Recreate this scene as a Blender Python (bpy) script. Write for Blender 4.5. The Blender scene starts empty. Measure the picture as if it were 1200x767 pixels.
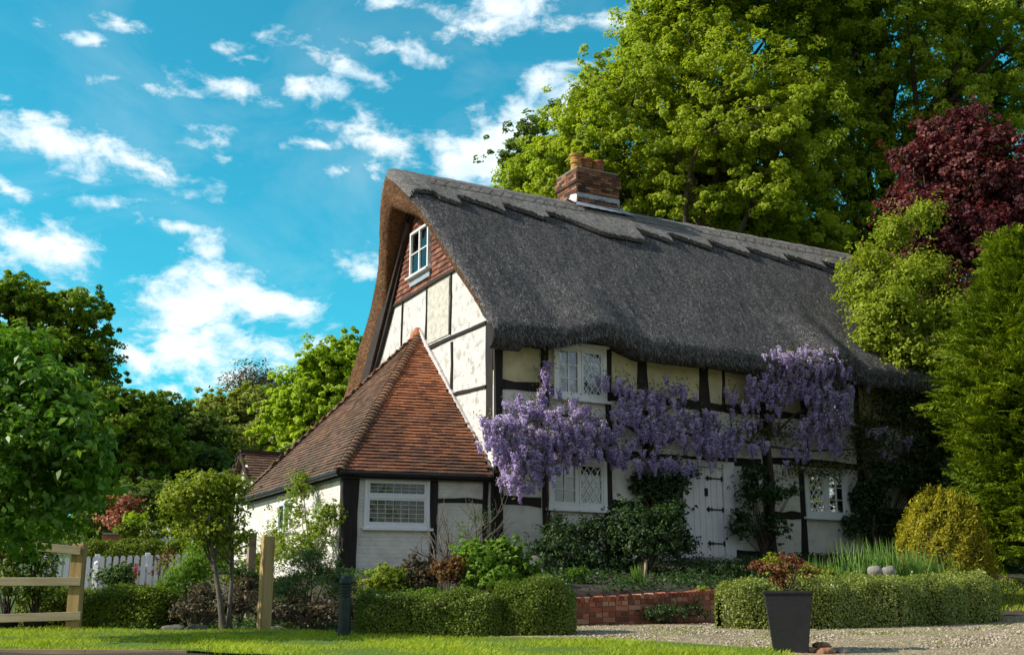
import bpy, math, random
import numpy as np
from mathutils import Vector, Matrix, noise
PI = math.pi
rad = math.radians
random.seed(5)
RNG = np.random.default_rng(11)
SC = bpy.context.scene
COL = SC.collection

# ------------------------------------------------------------------ camera
EYE = Vector((0, 0, 1.5))
F_PX = 1381.0
PITCH = rad(13.6)
cam_d = bpy.data.cameras.new('camera')
cam = bpy.data.objects.new('camera', cam_d)
COL.objects.link(cam)
cam.location = EYE
cam.rotation_euler = (PI/2 + PITCH, 0, 0)
cam_d.sensor_width = 36
cam_d.lens = 36*F_PX/1200
cam_d.clip_start = 0.1
cam_d.clip_end = 3000
SC.camera = cam


def ray(px, py):
    u = 383.5-py
    return (px-600), F_PX*math.cos(PITCH)-u*math.sin(PITCH), F_PX*math.sin(PITCH)+u*math.cos(PITCH)


def at(px, py, Y):
    x, y, z = ray(px, py)
    return Vector((x/y*Y, Y, 1.5+z/y*Y))


# ------------------------------------------------------------------ house frame
HC = Vector((-.34, 21.46, 2.35))
HA = math.atan2(.4726, .881)
HL = Vector((math.cos(HA), math.sin(HA), 0))
HG = Vector((-math.sin(HA), math.cos(HA), 0))


def hw(s, t, h=0.0):
    return HC + HL*s + HG*t + Vector((0, 0, h))


def to_house(x, y):
    dx = x-HC.x
    dy = y-HC.y
    return dx*HL.x+dy*HL.y, dx*HG.x+dy*HG.y


# ------------------------------------------------------------------ terrain height
BY = [-400, -20, 0, 10, 12, 15, 18, 22, 25, 28, 40, 60, 100, 160, 400]
BZ = [-1.5, -.6, 0, .93, 1.09, 1.26, 1.33, 1.85, 2.1, 2.3, 3.5, 5.2, 9, 12, 12]


def sst(a, b, x):
    q = np.clip((x-a)/(b-a), 0, 1)
    return q*q*(3-2*q)


def zt(x, y):
    x = np.asarray(x, float)
    y = np.asarray(y, float)
    b = np.interp(y, BY, BZ)
    s, t = to_house(x, y)
    H = 2.3+.05*np.clip(s, 0, 8)-.15*sst(0, -2, s)
    dsx = np.maximum(np.maximum(-2.65-s, s-12.2), 0)
    dty = np.maximum(np.maximum(-t, t-7.6), 0)
    d = np.hypot(dsx, dty)
    zr = 1.78+(H-1.78)*np.clip(1-d/4.3, 0, 1)**.8
    sharp = sst(-4.31, -4.22, t)
    soft = np.where(s < -1.7, sst(-4.0, -1.8, t), sst(-5.2, -3.0, t))
    e = np.where((s > -1.7) & (s < 2.9), sharp, soft)
    e = e*(1-sst(.7, 2.4, dsx))*(1-sst(1, 6, np.maximum(t-7.6, 0)))
    z = b*(1-e)+np.maximum(b, zr)*e
    return z


def ztf(x, y):
    return float(zt(x, y))


# ------------------------------------------------------------------ object helpers
def tag(o, label=None, cat=None, group=None, kind=None):
    if label:
        o['label'] = label
    if cat:
        o['category'] = cat
    if group:
        o['group'] = group
    if kind:
        o['kind'] = kind
    return o


def thing(name, label, cat, loc=(0, 0, 0), group=None, rz=0):
    o = bpy.data.objects.new(name, None)
    o.empty_display_size = .2
    COL.objects.link(o)
    o.location = loc
    o.rotation_euler = (0, 0, rz)
    return tag(o, label, cat, group)


def link_mesh(name, me, mats, parent=None, loc=None):
    if not isinstance(mats, (list, tuple)):
        mats = [mats]
    for m in mats:
        me.materials.append(m)
    o = bpy.data.objects.new(name, me)
    COL.objects.link(o)
    if parent is not None:
        o.parent = parent
    if loc is not None:
        o.location = loc
    return o


def origin_of(parent):
    """world origin to subtract for meshes given in world coordinates under an unrotated thing"""
    p = Vector((0, 0, 0))
    o = parent
    while o is not None:
        p += o.location
        o = o.parent
    return p


class MB:
    def __init__(self):
        self.v = []
        self.f = []
        self.var = []
        self.mi = []

    def add(self, vs, fs, var=None, mi=0):
        n = len(self.v)
        self.v.extend([tuple(q) for q in vs])
        if var is None:
            var = random.random()
        for q in fs:
            self.f.append(tuple(n+i for i in q))
            self.var.append(var)
            self.mi.append(mi)

    def obox(self, c, ax, ay, az, var=None, mi=0):
        """box centred at c with half axes ax, ay, az (vectors)"""
        c = Vector(c)
        ax = Vector(ax)
        ay = Vector(ay)
        az = Vector(az)
        vs = [c+ax*i+ay*j+az*k for k in (-1, 1) for j in (-1, 1) for i in (-1, 1)]
        self.add(vs, [(0, 2, 3, 1), (4, 5, 7, 6), (0, 1, 5, 4), (2, 6, 7, 3), (0, 4, 6, 2), (1, 3, 7, 5)], var, mi)

    def box(self, x0, x1, y0, y1, z0, z1, var=None, mi=0):
        self.obox(((x0+x1)/2, (y0+y1)/2, (z0+z1)/2), (abs(x1-x0)/2, 0, 0), (0, abs(y1-y0)/2, 0), (0, 0, abs(z1-z0)/2), var, mi)

    def bar(self, p0, p1, w, d, up=(0, 0, 1), wob=0, seg=1, var=None, mi=0):
        """rectangular bar; w across 'side', d along up"""
        p0 = Vector(p0)
        p1 = Vector(p1)
        a = (p1-p0).normalized()
        u = Vector(up)
        side = a.cross(u)
        if side.length < 1e-4:
            side = a.cross(Vector((1, 0, 0)))
        side.normalize()
        u = side.cross(a).normalized()
        vs = []
        seg = max(1, seg)
        ph = random.random()*9
        for i in range(seg+1):
            q = i/seg
            c = p0.lerp(p1, q)
            k = 1.0
            if wob:
                c = c+side*(wob*(math.sin(q*5+ph)+.5*math.sin(q*11+ph*2)))
                k = 1+.16*math.sin(q*7+ph*3)+random.uniform(-.07, .07)
            for (i1, j1) in ((-1, -1), (1, -1), (1, 1), (-1, 1)):
                vs.append(c+side*(w/2*i1*k)+u*(d/2*j1))
        fs = [(3, 2, 1, 0), tuple(4*seg+i for i in range(4))]
        for i in range(seg):
            for j in range(4):
                a0 = 4*i+j
                b0 = 4*i+(j+1) % 4
                fs.append((a0, b0, b0+4, a0+4))
        self.add(vs, fs, var, mi)

    def tube(self, pts, radii, n=6, var=None, mi=0, cap=True):
        pts = [Vector(p) for p in pts]
        if not isinstance(radii, (list, tuple)):
            radii = [radii]*len(pts)
        vs = []
        prev = None
        for i, p in enumerate(pts):
            if i == 0:
                d = pts[1]-pts[0]
            elif i == len(pts)-1:
                d = pts[-1]-pts[-2]
            else:
                d = pts[i+1]-pts[i-1]
            if d.length < 1e-6:
                d = Vector((0, 0, 1))
            d.normalize()
            if prev is None:
                prev = d.orthogonal().normalized()
            x = prev-d*prev.dot(d)
            if x.length < 1e-4:
                x = d.orthogonal()
            x.normalize()
            prev = x
            y = d.cross(x)
            for k in range(n):
                a = 2*PI*k/n
                vs.append(p+x*(radii[i]*math.cos(a))+y*(radii[i]*math.sin(a)))
        fs = []
        for i in range(len(pts)-1):
            for k in range(n):
                a0 = i*n+k
                b0 = i*n+(k+1) % n
                fs.append((a0, b0, b0+n, a0+n))
        if cap:
            fs.append(tuple(reversed(range(n))))
            fs.append(tuple((len(pts)-1)*n+k for k in range(n)))
        self.add(vs, fs, var, mi)

    def lathe(self, c, prof, n=24, var=None, mi=0):
        c = Vector(c)
        vs = []
        for (r, z) in prof:
            for k in range(n):
                a = 2*PI*k/n
                vs.append(c+Vector((r*math.cos(a), r*math.sin(a), z)))
        fs = []
        for i in range(len(prof)-1):
            for k in range(n):
                a0 = i*n+k
                b0 = i*n+(k+1) % n
                fs.append((a0, b0, b0+n, a0+n))
        fs.append(tuple(reversed(range(n))))
        fs.append(tuple((len(prof)-1)*n+k for k in range(n)))
        self.add(vs, fs, var, mi)

    def prism(self, poly, ext, var=None, mi=0):
        """poly: list of points (coplanar), extruded by vector ext"""
        poly = [Vector(p) for p in poly]
        e = Vector(ext)
        n = len(poly)
        vs = poly+[p+e for p in poly]
        fs = [tuple(reversed(range(n))), tuple(range(n, 2*n))]
        for i in range(n):
            j = (i+1) % n
            fs.append((i, j, j+n, i+n))
        self.add(vs, fs, var, mi)

    def build(self, name, mats, parent=None, world=False, smooth=False, bevel=0, loc=None):
        me = bpy.data.meshes.new(name)
        vs = self.v
        if world:
            o = origin_of(parent) if parent is not None else Vector(loc if loc is not None else (0, 0, 0))
            vs = [(a[0]-o.x, a[1]-o.y, a[2]-o.z) for a in vs]
        me.from_pydata(vs, [], self.f)
        at_ = me.attributes.new('var', 'FLOAT', 'FACE')
        at_.data.foreach_set('value', self.var)
        if isinstance(mats, (list, tuple)) and len(mats) > 1:
            me.polygons.foreach_set('material_index', self.mi)
        if smooth:
            me.polygons.foreach_set('use_smooth', [True]*len(me.polygons))
        me.update()
        ob = link_mesh(name, me, mats, parent, loc if parent is None else None)
        if bevel:
            b = ob.modifiers.new('bevel', 'BEVEL')
            b.width = bevel
            b.segments = 2
            b.limit_method = 'ANGLE'
        return ob


def grid_mesh(name, P, mats, parent=None, smooth=True, closed_j=False, var=None):
    """P: array (n, m, 3) -> quads"""
    n, m = P.shape[:2]
    me = bpy.data.meshes.new(name)
    idx = np.arange(n*m).reshape(n, m)
    if closed_j:
        idx = np.concatenate([idx, idx[:, :1]], axis=1)
    q = np.stack([idx[:-1, :-1], idx[1:, :-1], idx[1:, 1:], idx[:-1, 1:]], -1).reshape(-1, 4)
    return np_mesh(name, P.reshape(-1, 3), q, mats, parent, smooth, var)


def np_mesh(name, V, Q, mats, parent=None, smooth=False, var=None, loc=None):
    me = bpy.data.meshes.new(name)
    V = np.ascontiguousarray(V, dtype=np.float32)
    Q = np.ascontiguousarray(Q, dtype=np.int32)
    k = Q.shape[1]
    me.vertices.add(len(V))
    me.vertices.foreach_set('co', V.ravel())
    me.loops.add(Q.size)
    me.loops.foreach_set('vertex_index', Q.ravel())
    me.polygons.add(len(Q))
    me.polygons.foreach_set('loop_start', np.arange(0, Q.size, k, dtype=np.int32))
    if smooth:
        me.polygons.foreach_set('use_smooth', np.ones(len(Q), dtype=bool))
    me.update(calc_edges=True)
    if var is None:
        var = np.full(len(Q), .5)
    a = me.attributes.new('var', 'FLOAT', 'FACE')
    a.data.foreach_set('value', np.ascontiguousarray(var, dtype=np.float32))
    return link_mesh(name, me, mats, parent, loc)


def leaves_mesh(name, pos, nrm, length, width, mat, parent=None, axis=None, fold=.25, var=None, loc=None):
    """leaf-sized folded faces: pos (N,3) base points, nrm (N,3) leaf normals"""
    N = len(pos)
    nrm = nrm/np.maximum(np.linalg.norm(nrm, axis=1, keepdims=True), 1e-6)
    if axis is None:
        axis = RNG.normal(size=(N, 3))
        axis[:, 2] -= .3
    ax = axis-nrm*(axis*nrm).sum(1, keepdims=True)
    ax /= np.maximum(np.linalg.norm(ax, axis=1, keepdims=True), 1e-6)
    sd = np.cross(nrm, ax)
    ln = (length*RNG.uniform(.7, 1.25, N))[:, None] if np.isscalar(length) else length[:, None]
    wd = ln*width
    b = pos-ax*ln*.5
    tip = pos+ax*ln*.5-nrm*ln*.12
    m = pos-ax*ln*.06
    l = m+sd*wd*.5+nrm*wd*fold
    r = m-sd*wd*.5+nrm*wd*fold
    V = np.stack([b, r, tip, l], 1).reshape(-1, 3)
    if parent is not None:
        o = origin_of(parent)
        V = V-np.array(o)
    elif loc is not None:
        V = V-np.array(loc)
    Q = np.arange(4*N).reshape(N, 4)
    if var is None:
        var = RNG.uniform(0, 1, N)
    return np_mesh(name, V, Q, mat, parent, False, var, loc=loc if parent is None else None)


# ------------------------------------------------------------------ materials
def new_mat(name):
    m = bpy.data.materials.new(name)
    m.use_nodes = True
    nt = m.node_tree
    bs = nt.nodes.get('Principled BSDF')
    return m, nt, bs


def node(nt, t, **kw):
    n = nt.nodes.new(t)
    for k, v in kw.items():
        setattr(n, k, v)
    return n


def ramp(nt, src, stops, interp='LINEAR'):
    r = node(nt, 'ShaderNodeValToRGB')
    r.color_ramp.interpolation = interp
    e = r.color_ramp.elements
    while len(e) > 1:
        e.remove(e[-1])
    e[0].position = stops[0][0]
    e[0].color = (*stops[0][1], 1)
    for p, c in stops[1:]:
        q = e.new(p)
        q.color = (*c, 1)
    nt.links.new(src, r.inputs[0])
    return r.outputs[0]


def noise_tex(nt, scale, detail=4, rough=.6, vec=None, dist=0):
    n = node(nt, 'ShaderNodeTexNoise')
    n.inputs['Scale'].default_value = scale
    n.inputs['Detail'].default_value = detail
    n.inputs['Roughness'].default_value = rough
    n.inputs['Distortion'].default_value = dist
    if vec is not None:
        nt.links.new(vec, n.inputs['Vector'])
    return n.outputs['Fac']


def objco(nt, scale=(1, 1, 1)):
    tc = node(nt, 'ShaderNodeTexCoord')
    mp = node(nt, 'ShaderNodeMapping')
    mp.inputs['Scale'].default_value = scale
    nt.links.new(tc.outputs['Object'], mp.inputs['Vector'])
    return mp.outputs[0]


def mixc(nt, fac, a, b, mode='MIX'):
    m = node(nt, 'ShaderNodeMix', data_type='RGBA', blend_type=mode)
    for sock, v in ((0, fac), (6, a), (7, b)):
        if hasattr(v, 'links'):
            nt.links.new(v, m.inputs[sock])
        elif sock == 0:
            m.inputs[0].default_value = v
        else:
            m.inputs[sock].default_value = (*v, 1)
    return m.outputs[2]


def mth(nt, op, a, b=None, c=None, clamp=False):
    m = node(nt, 'ShaderNodeMath', operation=op)
    m.use_clamp = clamp
    for i, v in enumerate((a, b, c)):
        if v is None:
            continue
        if hasattr(v, 'links'):
            nt.links.new(v, m.inputs[i])
        else:
            m.inputs[i].default_value = v
    return m.outputs[0]


def bump(nt, bs, h, strength=.4, dist=.02):
    b = node(nt, 'ShaderNodeBump')
    b.inputs['Strength'].default_value = strength
    b.inputs['Distance'].default_value = dist
    nt.links.new(h, b.inputs['Height'])
    nt.links.new(b.outputs[0], bs.inputs['Normal'])
    return b


def varattr(nt):
    a = node(nt, 'ShaderNodeAttribute')
    a.attribute_name = 'var'
    return a.outputs['Fac']


def rough_mat(name, stops, scale=8, rough=.8, bmp=.4, bdist=.01, detail=6, usevar=0.0, spec=.3, sc3=(1, 1, 1), fine=0):
    m, nt, bs = new_mat(name)
    co = objco(nt, sc3)
    n = noise_tex(nt, scale, detail, .65, co)
    src = n
    if usevar:
        src = mth(nt, 'ADD', mth(nt, 'MULTIPLY', n, 1-usevar), mth(nt, 'MULTIPLY', varattr(nt), usevar))
    c = ramp(nt, src, stops)
    nt.links.new(c, bs.inputs['Base Color'])
    bs.inputs['Roughness'].default_value = rough
    bs.inputs['Specular IOR Level'].default_value = spec
    h = n
    if fine:
        h = noise_tex(nt, fine, 4, .7, co)
    bump(nt, bs, h, bmp, bdist)
    return m


def leaf_mat(name, c0, c1, c2=None, transl=.35, rough=.55, spec=.25, tcol=None, patch=.35, pscale=.5):
    m, nt, bs = new_mat(name)
    out = nt.nodes['Material Output']
    co = objco(nt)
    n = noise_tex(nt, pscale, 2, .5, co)
    n = mth(nt, 'SUBTRACT', mth(nt, 'MULTIPLY', n, 2), .5)
    v = varattr(nt)
    src = mth(nt, 'ADD', mth(nt, 'MULTIPLY', v, 1-patch), mth(nt, 'MULTIPLY', n, patch), clamp=True)
    st = [(.05, c0), (.6, c1)]
    if c2:
        st.append((.95, c2))
    c = ramp(nt, src, st)
    nt.links.new(c, bs.inputs['Base Color'])
    bs.inputs['Roughness'].default_value = rough
    bs.inputs['Specular IOR Level'].default_value = spec
    tr = node(nt, 'ShaderNodeBsdfTranslucent')
    tc = mixc(nt, 1.0, c, tcol or (1.25, 1.3, .5), 'MULTIPLY')
    nt.links.new(tc, tr.inputs['Color'])
    mx = node(nt, 'ShaderNodeMixShader')
    mx.inputs[0].default_value = transl
    nt.links.new(bs.outputs[0], mx.inputs[1])
    nt.links.new(tr.outputs[0], mx.inputs[2])
    nt.links.new(mx.outputs[0], out.inputs['Surface'])
    return m


M = {}
# thatch
def thatch_mat(name, c0, c1, c2, sc=(1, 1, 1)):
    m, nt, bs = new_mat(name)
    co = objco(nt, sc)
    n1 = noise_tex(nt, 13, 6, .85, co, .3)
    n2 = noise_tex(nt, 34, 4, .85, co)
    n3 = noise_tex(nt, .9, 3, .6, objco(nt))
    v = mth(nt, 'ADD', mth(nt, 'MULTIPLY', mth(nt, 'SUBTRACT', n1, .5), 1.5), mth(nt, 'MULTIPLY', n2, 1.0))
    c = ramp(nt, v, [(.30, c0), (.50, c1), (.72, c2)])
    ms = noise_tex(nt, 1.3, 6, .7, objco(nt, (2.2, .5, .5)), .6)
    c = mixc(nt, mth(nt, 'MULTIPLY', mth(nt, 'MULTIPLY', mth(nt, 'SUBTRACT', ms, .56), 5, clamp=True), .45), c, tuple(q*k for q, k in zip(c1, (.62, .72, .38))))
    n4 = noise_tex(nt, 1.0, 5, .7, objco(nt, (2.6, .35, .35)))
    dk = mth(nt, 'ADD', mth(nt, 'MULTIPLY_ADD', n3, .9, .15), mth(nt, 'MULTIPLY', n4, .8))
    cc = node(nt, 'ShaderNodeCombineColor')
    for i in range(3):
        nt.links.new(dk, cc.inputs[i])
    c = mixc(nt, 1.0, c, cc.outputs[0], 'MULTIPLY')
    nt.links.new(c, bs.inputs['Base Color'])
    bs.inputs['Roughness'].default_value = .85
    bs.inputs['Specular IOR Level'].default_value = .2
    bump(nt, bs, v, 1.0, .09)
    return m


M['thatch'] = thatch_mat('weathered_thatch', (.03, .028, .03), (.135, .128, .13), (.38, .365, .36), (1, 1.5, .8))
M['thatch_cap'] = thatch_mat('ridge_thatch', (.17, .16, .15), (.40, .38, .36), (.62, .60, .58), (.6, 1.6, 1.2))
M['cap_edge'] = thatch_mat('cut_ridge_edge', (.08, .075, .07), (.22, .21, .20), (.38, .36, .34))
M['thatch_verge'] = thatch_mat('straw_ends', (.07, .03, .014), (.24, .115, .05), (.46, .25, .12), (1.6, .5, 1.6))
M['timber'] = rough_mat('black_oak', [(.3, (.010, .008, .007)), (.7, (.032, .026, .022))], 9, .75, .6, .012, sc3=(1, 1, .25))
M['bargeboard'] = rough_mat('brown_board', [(.3, (.02, .012, .01)), (.7, (.06, .035, .025))], 9, .7, .4)


def paint_brick(name, base, dirt, bw=.22, rh=.072, axes='xz', amt=.5):
    m, nt, bs = new_mat(name)
    tc = node(nt, 'ShaderNodeTexCoord')
    sp = node(nt, 'ShaderNodeSeparateXYZ')
    nt.links.new(tc.outputs['Object'], sp.inputs[0])
    cb = node(nt, 'ShaderNodeCombineXYZ')
    nt.links.new(sp.outputs['X' if axes == 'xz' else 'Y'], cb.inputs[0])
    nt.links.new(sp.outputs['Z'], cb.inputs[1])
    br = node(nt, 'ShaderNodeTexBrick')
    nt.links.new(cb.outputs[0], br.inputs['Vector'])
    br.inputs['Scale'].default_value = 1
    br.inputs['Brick Width'].default_value = bw
    br.inputs['Row Height'].default_value = rh
    br.inputs['Mortar Size'].default_value = .008
    br.inputs['Mortar Smooth'].default_value = .6
    br.inputs['Color1'].default_value = (1, 1, 1, 1)
    br.inputs['Color2'].default_value = (.8, .8, .8, 1)
    br.inputs['Mortar'].default_value = (0, 0, 0, 1)
    n = noise_tex(nt, 3, 6, .7, tc.outputs['Object'])
    n2 = noise_tex(nt, 30, 3, .6, tc.outputs['Object'])
    c = ramp(nt, n, [(.35, dirt), (.55, base)])
    nt.links.new(c, bs.inputs['Base Color'])
    h = mth(nt, 'ADD', mth(nt, 'MULTIPLY', br.outputs['Color'], amt), mth(nt, 'MULTIPLY', n2, .5))
    bump(nt, bs, h, .8, .012)
    bs.inputs['Roughness'].default_value = .75
    return m


M['white_brick'] = paint_brick('white_painted_brick', (.78, .75, .68), (.62, .59, .52))
M['white_brick_y'] = paint_brick('white_painted_brick_side', (.80, .77, .70), (.62, .58, .50), axes='yz', amt=.8)
M['cream'] = rough_mat('cream_plaster', [(.35, (.52, .46, .27)), (.6, (.66, .59, .36))], 4, .8, .3, .01)
M['gable_plaster'] = rough_mat('rough_gable_plaster', [(.34, (.38, .36, .31)), (.48, (.66, .65, .62))], 5, .85, 1.0, .06, detail=8)
M['gable_stained'] = rough_mat('stained_gable_plaster', [(.3, (.38, .36, .29)), (.5, (.57, .55, .47)), (.7, (.66, .65, .58))], 8, .85, .9, .04, detail=8)
M['white_paint'] = rough_mat('white_gloss_paint', [(.3, (.72, .74, .74)), (.7, (.82, .83, .82))], 12, .4, .1, .003, spec=.5)
M['door_paint'] = rough_mat('white_door_paint', [(.3, (.72, .70, .70)), (.7, (.80, .79, .79))], 6, .45, .1, .003, spec=.5)
M['black_iron'] = rough_mat('black_iron', [(.3, (.01, .01, .01)), (.7, (.03, .03, .03))], 20, .5, .2, .003)
M['curtain'] = rough_mat('pale_curtain', [(.3, (.5, .49, .42)), (.7, (.68, .67, .6))], 5, .9, .5, .02, sc3=(6, 6, .2))
M['blind'] = rough_mat('olive_blind', [(.3, (.06, .065, .035)), (.7, (.12, .125, .07))], 9, .8, .2)
M['interior'] = rough_mat('dim_interior', [(.3, (.05, .045, .04)), (.7, (.12, .10, .08))], 2, .9, .1)
M['lead'] = rough_mat('lead_flashing', [(.3, (.25, .29, .34)), (.7, (.42, .46, .52))], 8, .5, .3, .006)
M['lead_white'] = rough_mat('pale_mortar_flashing', [(.3, (.5, .48, .46)), (.7, (.72, .71, .7))], 12, .8, .5, .01)
M['gutter'] = rough_mat('black_gutter', [(.3, (.012, .012, .013)), (.7, (.03, .03, .03))], 12, .4, .1, .003)
M['pvc'] = rough_mat('white_window_frame', [(.3, (.76, .78, .8)), (.7, (.82, .83, .84))], 12, .35, .05, .002, spec=.5)


def glass_mat():
    m, nt, bs = new_mat('window_glass')
    out = nt.nodes['Material Output']
    tr = node(nt, 'ShaderNodeBsdfTransparent')
    tr.inputs[0].default_value = (.8, .84, .82, 1)
    gl = node(nt, 'ShaderNodeBsdfGlossy')
    gl.inputs['Roughness'].default_value = .03
    n = noise_tex(nt, 3, 2, .5, objco(nt))
    b = node(nt, 'ShaderNodeBump')
    b.inputs['Strength'].default_value = .15
    b.inputs['Distance'].default_value = .02
    nt.links.new(n, b.inputs['Height'])
    nt.links.new(b.outputs[0], gl.inputs['Normal'])
    fr = node(nt, 'ShaderNodeFresnel')
    fr.inputs['IOR'].default_value = 1.7
    mx = node(nt, 'ShaderNodeMixShader')
    nt.links.new(mth(nt, 'ADD', fr.outputs[0], .0), mx.inputs[0])
    nt.links.new(tr.outputs[0], mx.inputs[1])
    nt.links.new(gl.outputs[0], mx.inputs[2])
    nt.links.new(mx.outputs[0], out.inputs['Surface'])
    return m


M['glass'] = glass_mat()


def tile_mat(name, stops, moss):
    m, nt, bs = new_mat(name)
    co = objco(nt)
    n = noise_tex(nt, 1.1, 5, .65, co, .4)
    n2 = noise_tex(nt, 25, 4, .7, co)
    v = varattr(nt)
    src = mth(nt, 'ADD', mth(nt, 'MULTIPLY', v, .65), mth(nt, 'MULTIPLY', n2, .35))
    c = ramp(nt, src, stops)
    # algae and soot stains, heavier towards the lower courses where water lingers
    sp = node(nt, 'ShaderNodeSeparateXYZ')
    nt.links.new(co, sp.inputs[0])
    low = mth(nt, 'MULTIPLY_ADD', sp.outputs[2], -.12, .40)
    st = mth(nt, 'ADD', n, low)
    fac = mth(nt, 'MULTIPLY', mth(nt, 'SUBTRACT', st, .42), 2.6, clamp=True)
    c = mixc(nt, mth(nt, 'MULTIPLY', fac, .88), c, moss)
    nt.links.new(c, bs.inputs['Base Color'])
    bs.inputs['Roughness'].default_value = .8
    bump(nt, bs, n2, .5, .008)
    return m


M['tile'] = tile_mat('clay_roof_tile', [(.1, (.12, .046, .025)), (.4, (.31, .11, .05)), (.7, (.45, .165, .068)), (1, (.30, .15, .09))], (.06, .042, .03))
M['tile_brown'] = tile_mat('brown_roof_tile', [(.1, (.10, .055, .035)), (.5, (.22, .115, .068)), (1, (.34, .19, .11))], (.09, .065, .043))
M['hung_tile'] = rough_mat('hung_tile', [(.15, (.10, .04, .028)), (.5, (.21, .08, .048)), (.85, (.30, .14, .09))], 20, .8, .4, .008, usevar=.7)
M['brick'] = rough_mat('red_brick', [(.1, (.10, .04, .03)), (.35, (.30, .095, .055)), (.65, (.42, .16, .09)), (.9, (.50, .30, .2))], 30, .85, .6, .008, usevar=.65)
M['chimney_brick'] = rough_mat('sooty_chimney_brick', [(.1, (.03, .02, .018)), (.35, (.09, .045, .03)), (.65, (.22, .095, .05)), (.9, (.36, .22, .13))], 30, .85, .6, .008, usevar=.65)
M['mortar'] = rough_mat('mortar', [(.3, (.2, .17, .13)), (.7, (.36, .32, .26))], 25, .9, .5, .01)
M['pot'] = rough_mat('terracotta_pot', [(.3, (.18, .06, .035)), (.7, (.42, .16, .07))], 14, .8, .4, .01)
M['pot_yellow'] = rough_mat('ochre_clay_pot', [(.3, (.30, .15, .04)), (.7, (.55, .32, .08))], 14, .8, .4, .01)
M['wood'] = rough_mat('weathered_softwood', [(.25, (.22, .14, .06)), (.5, (.44, .30, .13)), (.75, (.56, .41, .20))], 5, .8, .5, .01, sc3=(3, 3, .25), fine=60)
M['wood_rail'] = rough_mat('weathered_softwood_rail', [(.25, (.20, .16, .10)), (.5, (.38, .32, .21)), (.75, (.50, .44, .31))], 5, .8, .5, .01, sc3=(.25, 3, 3), fine=60)
M['old_wood'] = rough_mat('old_timber_edge', [(.3, (.18, .13, .08)), (.7, (.40, .29, .19))], 6, .85, .5, .01, sc3=(.15, 1, 1))
M['picket'] = rough_mat('white_picket_paint', [(.3, (.80, .79, .80)), (.7, (.86, .85, .86))], 9, .6, .2, .004)
M['planter'] = rough_mat('black_planter', [(.3, (.012, .013, .016)), (.7, (.024, .026, .03))], 30, .45, .15, .002, spec=.5)
M['bollard'] = rough_mat('green_black_bollard', [(.3, (.012, .02, .022)), (.7, (.035, .055, .05))], 12, .5, .2, .003)
M['stone'] = rough_mat('grey_stone', [(.3, (.18, .17, .15)), (.7, (.42, .40, .36))], 14, .9, .7, .02)
M['flint'] = rough_mat('brown_flint', [(.3, (.10, .06, .04)), (.5, (.35, .16, .09)), (.7, (.45, .33, .22))], 14, .8, .7, .02)
M['bark'] = rough_mat('bark', [(.3, (.035, .026, .018)), (.7, (.11, .085, .06))], 6, .9, .9, .03, sc3=(1, 1, .3))
M['bark_pale'] = rough_mat('pale_bark', [(.3, (.07, .06, .045)), (.7, (.19, .165, .125))], 9, .9, .8, .02, sc3=(1, 1, .3))
M['twig'] = rough_mat('grey_twig', [(.3, (.08, .065, .05)), (.7, (.22, .19, .15))], 20, .9, .4, .01)
M['cable'] = rough_mat('cable', [(.3, (.1, .1, .1)), (.7, (.2, .2, .2))], 9, .5, .1)
M['red_cloth'] = rough_mat('red_cloth', [(.3, (.45, .03, .07)), (.7, (.65, .06, .12))], 9, .8, .3)
# foliage
M['sycamore'] = leaf_mat('sycamore_leaf', (.21, .27, .018), (.38, .47, .035), (.55, .62, .07), .48)
M['oak'] = leaf_mat('oak_leaf', (.19, .27, .016), (.36, .46, .035), (.52, .60, .07), .47)
M['far_oak'] = leaf_mat('far_oak_leaf', (.12, .20, .02), (.24, .35, .03), (.38, .50, .06), .42)
M['dark_tree'] = leaf_mat('dark_tree_leaf', (.09, .14, .03), (.17, .25, .04), (.27, .36, .07), .38)
M['olive'] = leaf_mat('olive_tree_leaf', (.20, .24, .05), (.34, .39, .07), (.48, .51, .14), .40)
M['lime'] = leaf_mat('bright_spring_leaf', (.20, .31, .014), (.38, .53, .025), (.52, .62, .05), .45)
M['bronze'] = leaf_mat('bare_twig_leaf', (.08, .07, .04), (.14, .13, .06), (.2, .2, .09), .2)
M['copper'] = leaf_mat('copper_maple_leaf', (.045, .018, .022), (.14, .045, .052), (.34, .15, .12), .38, tcol=(1.5, .6, .55))
M['pale_acer'] = leaf_mat('pale_acer_leaf', (.19, .25, .02), (.34, .42, .035), (.50, .56, .07), .44)
M['conifer'] = leaf_mat('golden_conifer_spray', (.07, .12, .008), (.17, .25, .012), (.42, .48, .03), .25, spec=.15)
M['yew'] = leaf_mat('golden_yew_needles', (.15, .16, .01), (.37, .33, .018), (.58, .48, .04), .22, spec=.2)
M['laurel'] = leaf_mat('laurel_leaf', (.07, .16, .014), (.15, .31, .026), (.36, .56, .06), .42, spec=.4, rough=.4)
M['box'] = leaf_mat('box_leaf', (.07, .11, .012), (.19, .26, .028), (.42, .48, .10), .28, spec=.35, rough=.45)
M['var_box'] = leaf_mat('variegated_box_leaf', (.12, .16, .025), (.36, .42, .09), (.80, .80, .40), .3, spec=.35, rough=.45)
M['privet'] = leaf_mat('privet_leaf', (.09, .13, .01), (.20, .27, .02), (.32, .38, .03), .3)
M['garden_tree'] = leaf_mat('small_tree_leaf', (.14, .19, .015), (.30, .37, .03), (.48, .52, .08), .38)
M['rosemary'] = leaf_mat('rosemary_leaf', (.06, .11, .03), (.12, .20, .05), (.19, .29, .08), .25)
M['climber'] = leaf_mat('climber_leaf', (.13, .20, .018), (.29, .38, .04), (.48, .54, .11), .38)
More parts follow.
